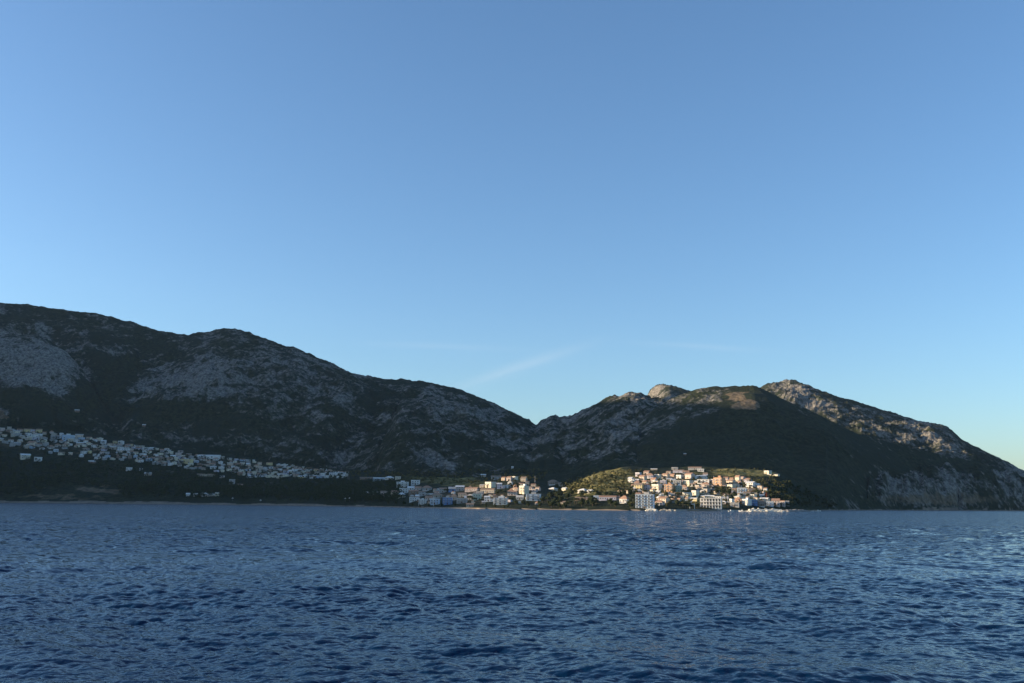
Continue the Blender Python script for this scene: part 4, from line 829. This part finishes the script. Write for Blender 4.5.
def boat(L, hullm, cabin=True):
    r = empty('motor_boat', (0, 0, 0)); n = 9; b = MB(); P = []
    for i in range(n):
        t = i / (n - 1); x = (t - .5) * L; w = L * .16 * (1 - t ** 3.2) + .03; w0 = w * .55; zt = .9 + .5 * t * t
        P += [(x, -w, zt), (x, -w0, -.1), (x, 0, -.35), (x, w0, -.1), (x, w, zt)]
    fs = [(5 * i + j, 5 * i + 5 + j, 5 * i + 6 + j, 5 * i + j + 1) for i in range(n - 1) for j in range(4)] + [(0, 1, 2, 3, 4)]
    b.poly(P, fs); b.poly([(a_, c_, d_ - .25) for a_, c_, d_ in P[::5] + P[4::5][::-1]], [tuple(range(2 * n))]); obj('hull', b.mesh('hull', (hullm,)), r)
    if cabin:
        c = MB().poly([(-L * .12, -L * .1, .8), (L * .16, -L * .08, .9), (L * .16, L * .08, .9), (-L * .12, L * .1, .8), (-L * .12, -L * .09, 2.1), (L * .08, -L * .07, 2.1), (L * .08, L * .07, 2.1), (-L * .12, L * .09, 2.1)], [(0, 1, 5, 4), (1, 2, 6, 5), (2, 3, 7, 6), (3, 0, 4, 7), (4, 5, 6, 7)])
        obj('cabin', c.mesh('cabin', (WALL['white'],)), r)
        obj('windscreen', MB().poly([(L * .163, -L * .06, 1.2), (L * .163, L * .06, 1.2), (L * .11, L * .055, 1.9), (L * .11, -L * .055, 1.9)], [(0, 1, 2, 3)]).mesh('windscreen', (GLASS,)), r)
    obj('outboard_motor', MB().box(-L * .54, -L * .5, -.2, .2, -.3, 1.2).mesh('outboard_motor', (IRON,)), r)
    return r
put_thing(boat(9, WALL['white']), 818, 510, 'white motor boat lying off the dark point right of the town', 'boat', rot=.15, r=1450)
put_thing(boat(6, WALL['white'], False), 812, 510, 'small open white boat just left of the larger motor boat', 'boat', rot=-.3, r=1430)
put_thing(boat(8, WALL['white']), 742, 511, 'white motor boat moored at the left tip of the pale breakwater', 'boat', rot=2.9, r=1165)
put_thing(boat(7, WALL['white']), 731, 510, 'white motor boat at the sea wall below the arcaded hotel', 'boat', rot=.3, r=1160)
def pole(name, h, m_, arm=True):
    r = empty(name, (0, 0, 0)); obj('pole', MB().tube((0, 0, -1), (0, 0, h), .28, .16).mesh('pole', (m_,)), r)
    if arm: obj('lamp_head', MB().box(-1.2, 1.2, -.3, .3, h, h + .35).mesh('lamp_head', (m_,)), r)
    return r
put_thing(pole('floodlight_mast', 11, IRON), 535, 482.5, 'thin grey floodlight mast rising behind the tall cream block', 'mast')
put_thing(pole('floodlight_mast', 9, IRON), 592, 482, 'thin pale floodlight mast on the sunlit grassy slope', 'mast')
def cross(h, m_):
    r = empty('flag_mast', (0, 0, 0)); obj('pole', MB().tube((0, 0, -1), (0, 0, h), .35, .25).mesh('pole', (m_,)), r); obj('yard', MB().box(-2.8, 2.8, -.2, .2, h * .62, h * .62 + .5).mesh('yard', (m_,)), r); return r
put_thing(cross(13, WALL['white']), 433.5, 506.5, 'white flag mast with a cross yard on the shaded waterfront', 'mast')
put_thing(cross(9, WALL['red']), 766.5, 499.5, 'thin red mast rising above the houses behind the breakwater', 'mast')
b = MB().box(-3.2, -2.5, 0, .8, -1, 5).box(2.5, 3.2, 0, .8, -1, 5).box(-3.2, 3.2, 0, .8, 5.003, 5.9)
o = obj('gateway', b.mesh('gateway', (WALL['white'],))); put_thing(o, 692.3, 509, 'white square gateway standing in front of dark trees', 'gateway')
def parasol(h, lab, px, py):
    r = empty('beach_parasol', (0, 0, 0)); obj('pole', MB().tube((0, 0, -.5), (0, 0, h), .12, .1, 6).mesh('pole', (IRON,)), r)
    P = [(math.cos(i * .785) * 2.6, math.sin(i * .785) * 2.6, h - 1.3) for i in range(8)] + [(0, 0, h + .6)]
    obj('canopy', MB().poly(P, [(i, (i + 1) % 8, 8) for i in range(8)]).mesh('canopy', (WALL['white'],)), r); put_thing(r, px, py, lab, 'parasol', 'white beach parasols')
parasol(6.5, 'large white parasol on the left beach below the right of the hillside village', 232.5, 501)
parasol(4.5, 'white parasol standing alone on the beach at left', 260.5, 502)
parasol(6, 'left one of a pair of white parasols on the dark beach', 345, 501.5)
parasol(6, 'right one of a pair of white parasols on the dark beach', 349.5, 501)

# ------------------------------------------------------------------ labels that single each one out
ORD = ['first', 'second', 'third', 'fourth', 'fifth', 'sixth', 'seventh', 'eighth', 'ninth', 'tenth', 'eleventh', 'twelfth', 'thirteenth', 'fourteenth', 'fifteenth', 'sixteenth', 'seventeenth', 'eighteenth', 'nineteenth', 'twentieth']
from collections import defaultdict
bk = defaultdict(list)
for it in ITEMS: bk[(it[2], it[3])].append(it)
for (desc, zone), L in bk.items():
    L.sort(key=lambda t: t[1])
    for i, (o, px, d_, z_, cat, grp_) in enumerate(L):
        if len(L) == 1: lab = f'{desc} {zone}' if not zone[0:5] in ('upper', 'middl', 'lower') else f'{desc}, {zone}'
        else:
            od = ORD[i] if i < 20 else str(i + 1) + 'th'
            lab = f'{od} {desc} from left, {zone}'
        wds = lab.split()
        if len(wds) > 16:
            lab = lab.replace(' of the hillside village', ' of hillside village').replace(' of the shore town', ' of shore town').replace('the tall ', 'tall ').replace('the bright ', 'bright ').replace('the arcaded ', '').replace(' house with', ' with', 0)
            if len(lab.split()) > 16: lab = lab.replace(' from left,', ',').replace('long low house', 'long house').replace('the sunlit', 'sunlit').replace('the slope', 'slope')
            if len(lab.split()) > 16: lab = lab.replace('with ', '', 1)
        if len(lab.split()) > 16: print('LONG', lab)
        tag(o, lab, cat, grp_)
print('ITEMS', len(ITEMS), 'objects', len(bpy.data.objects))
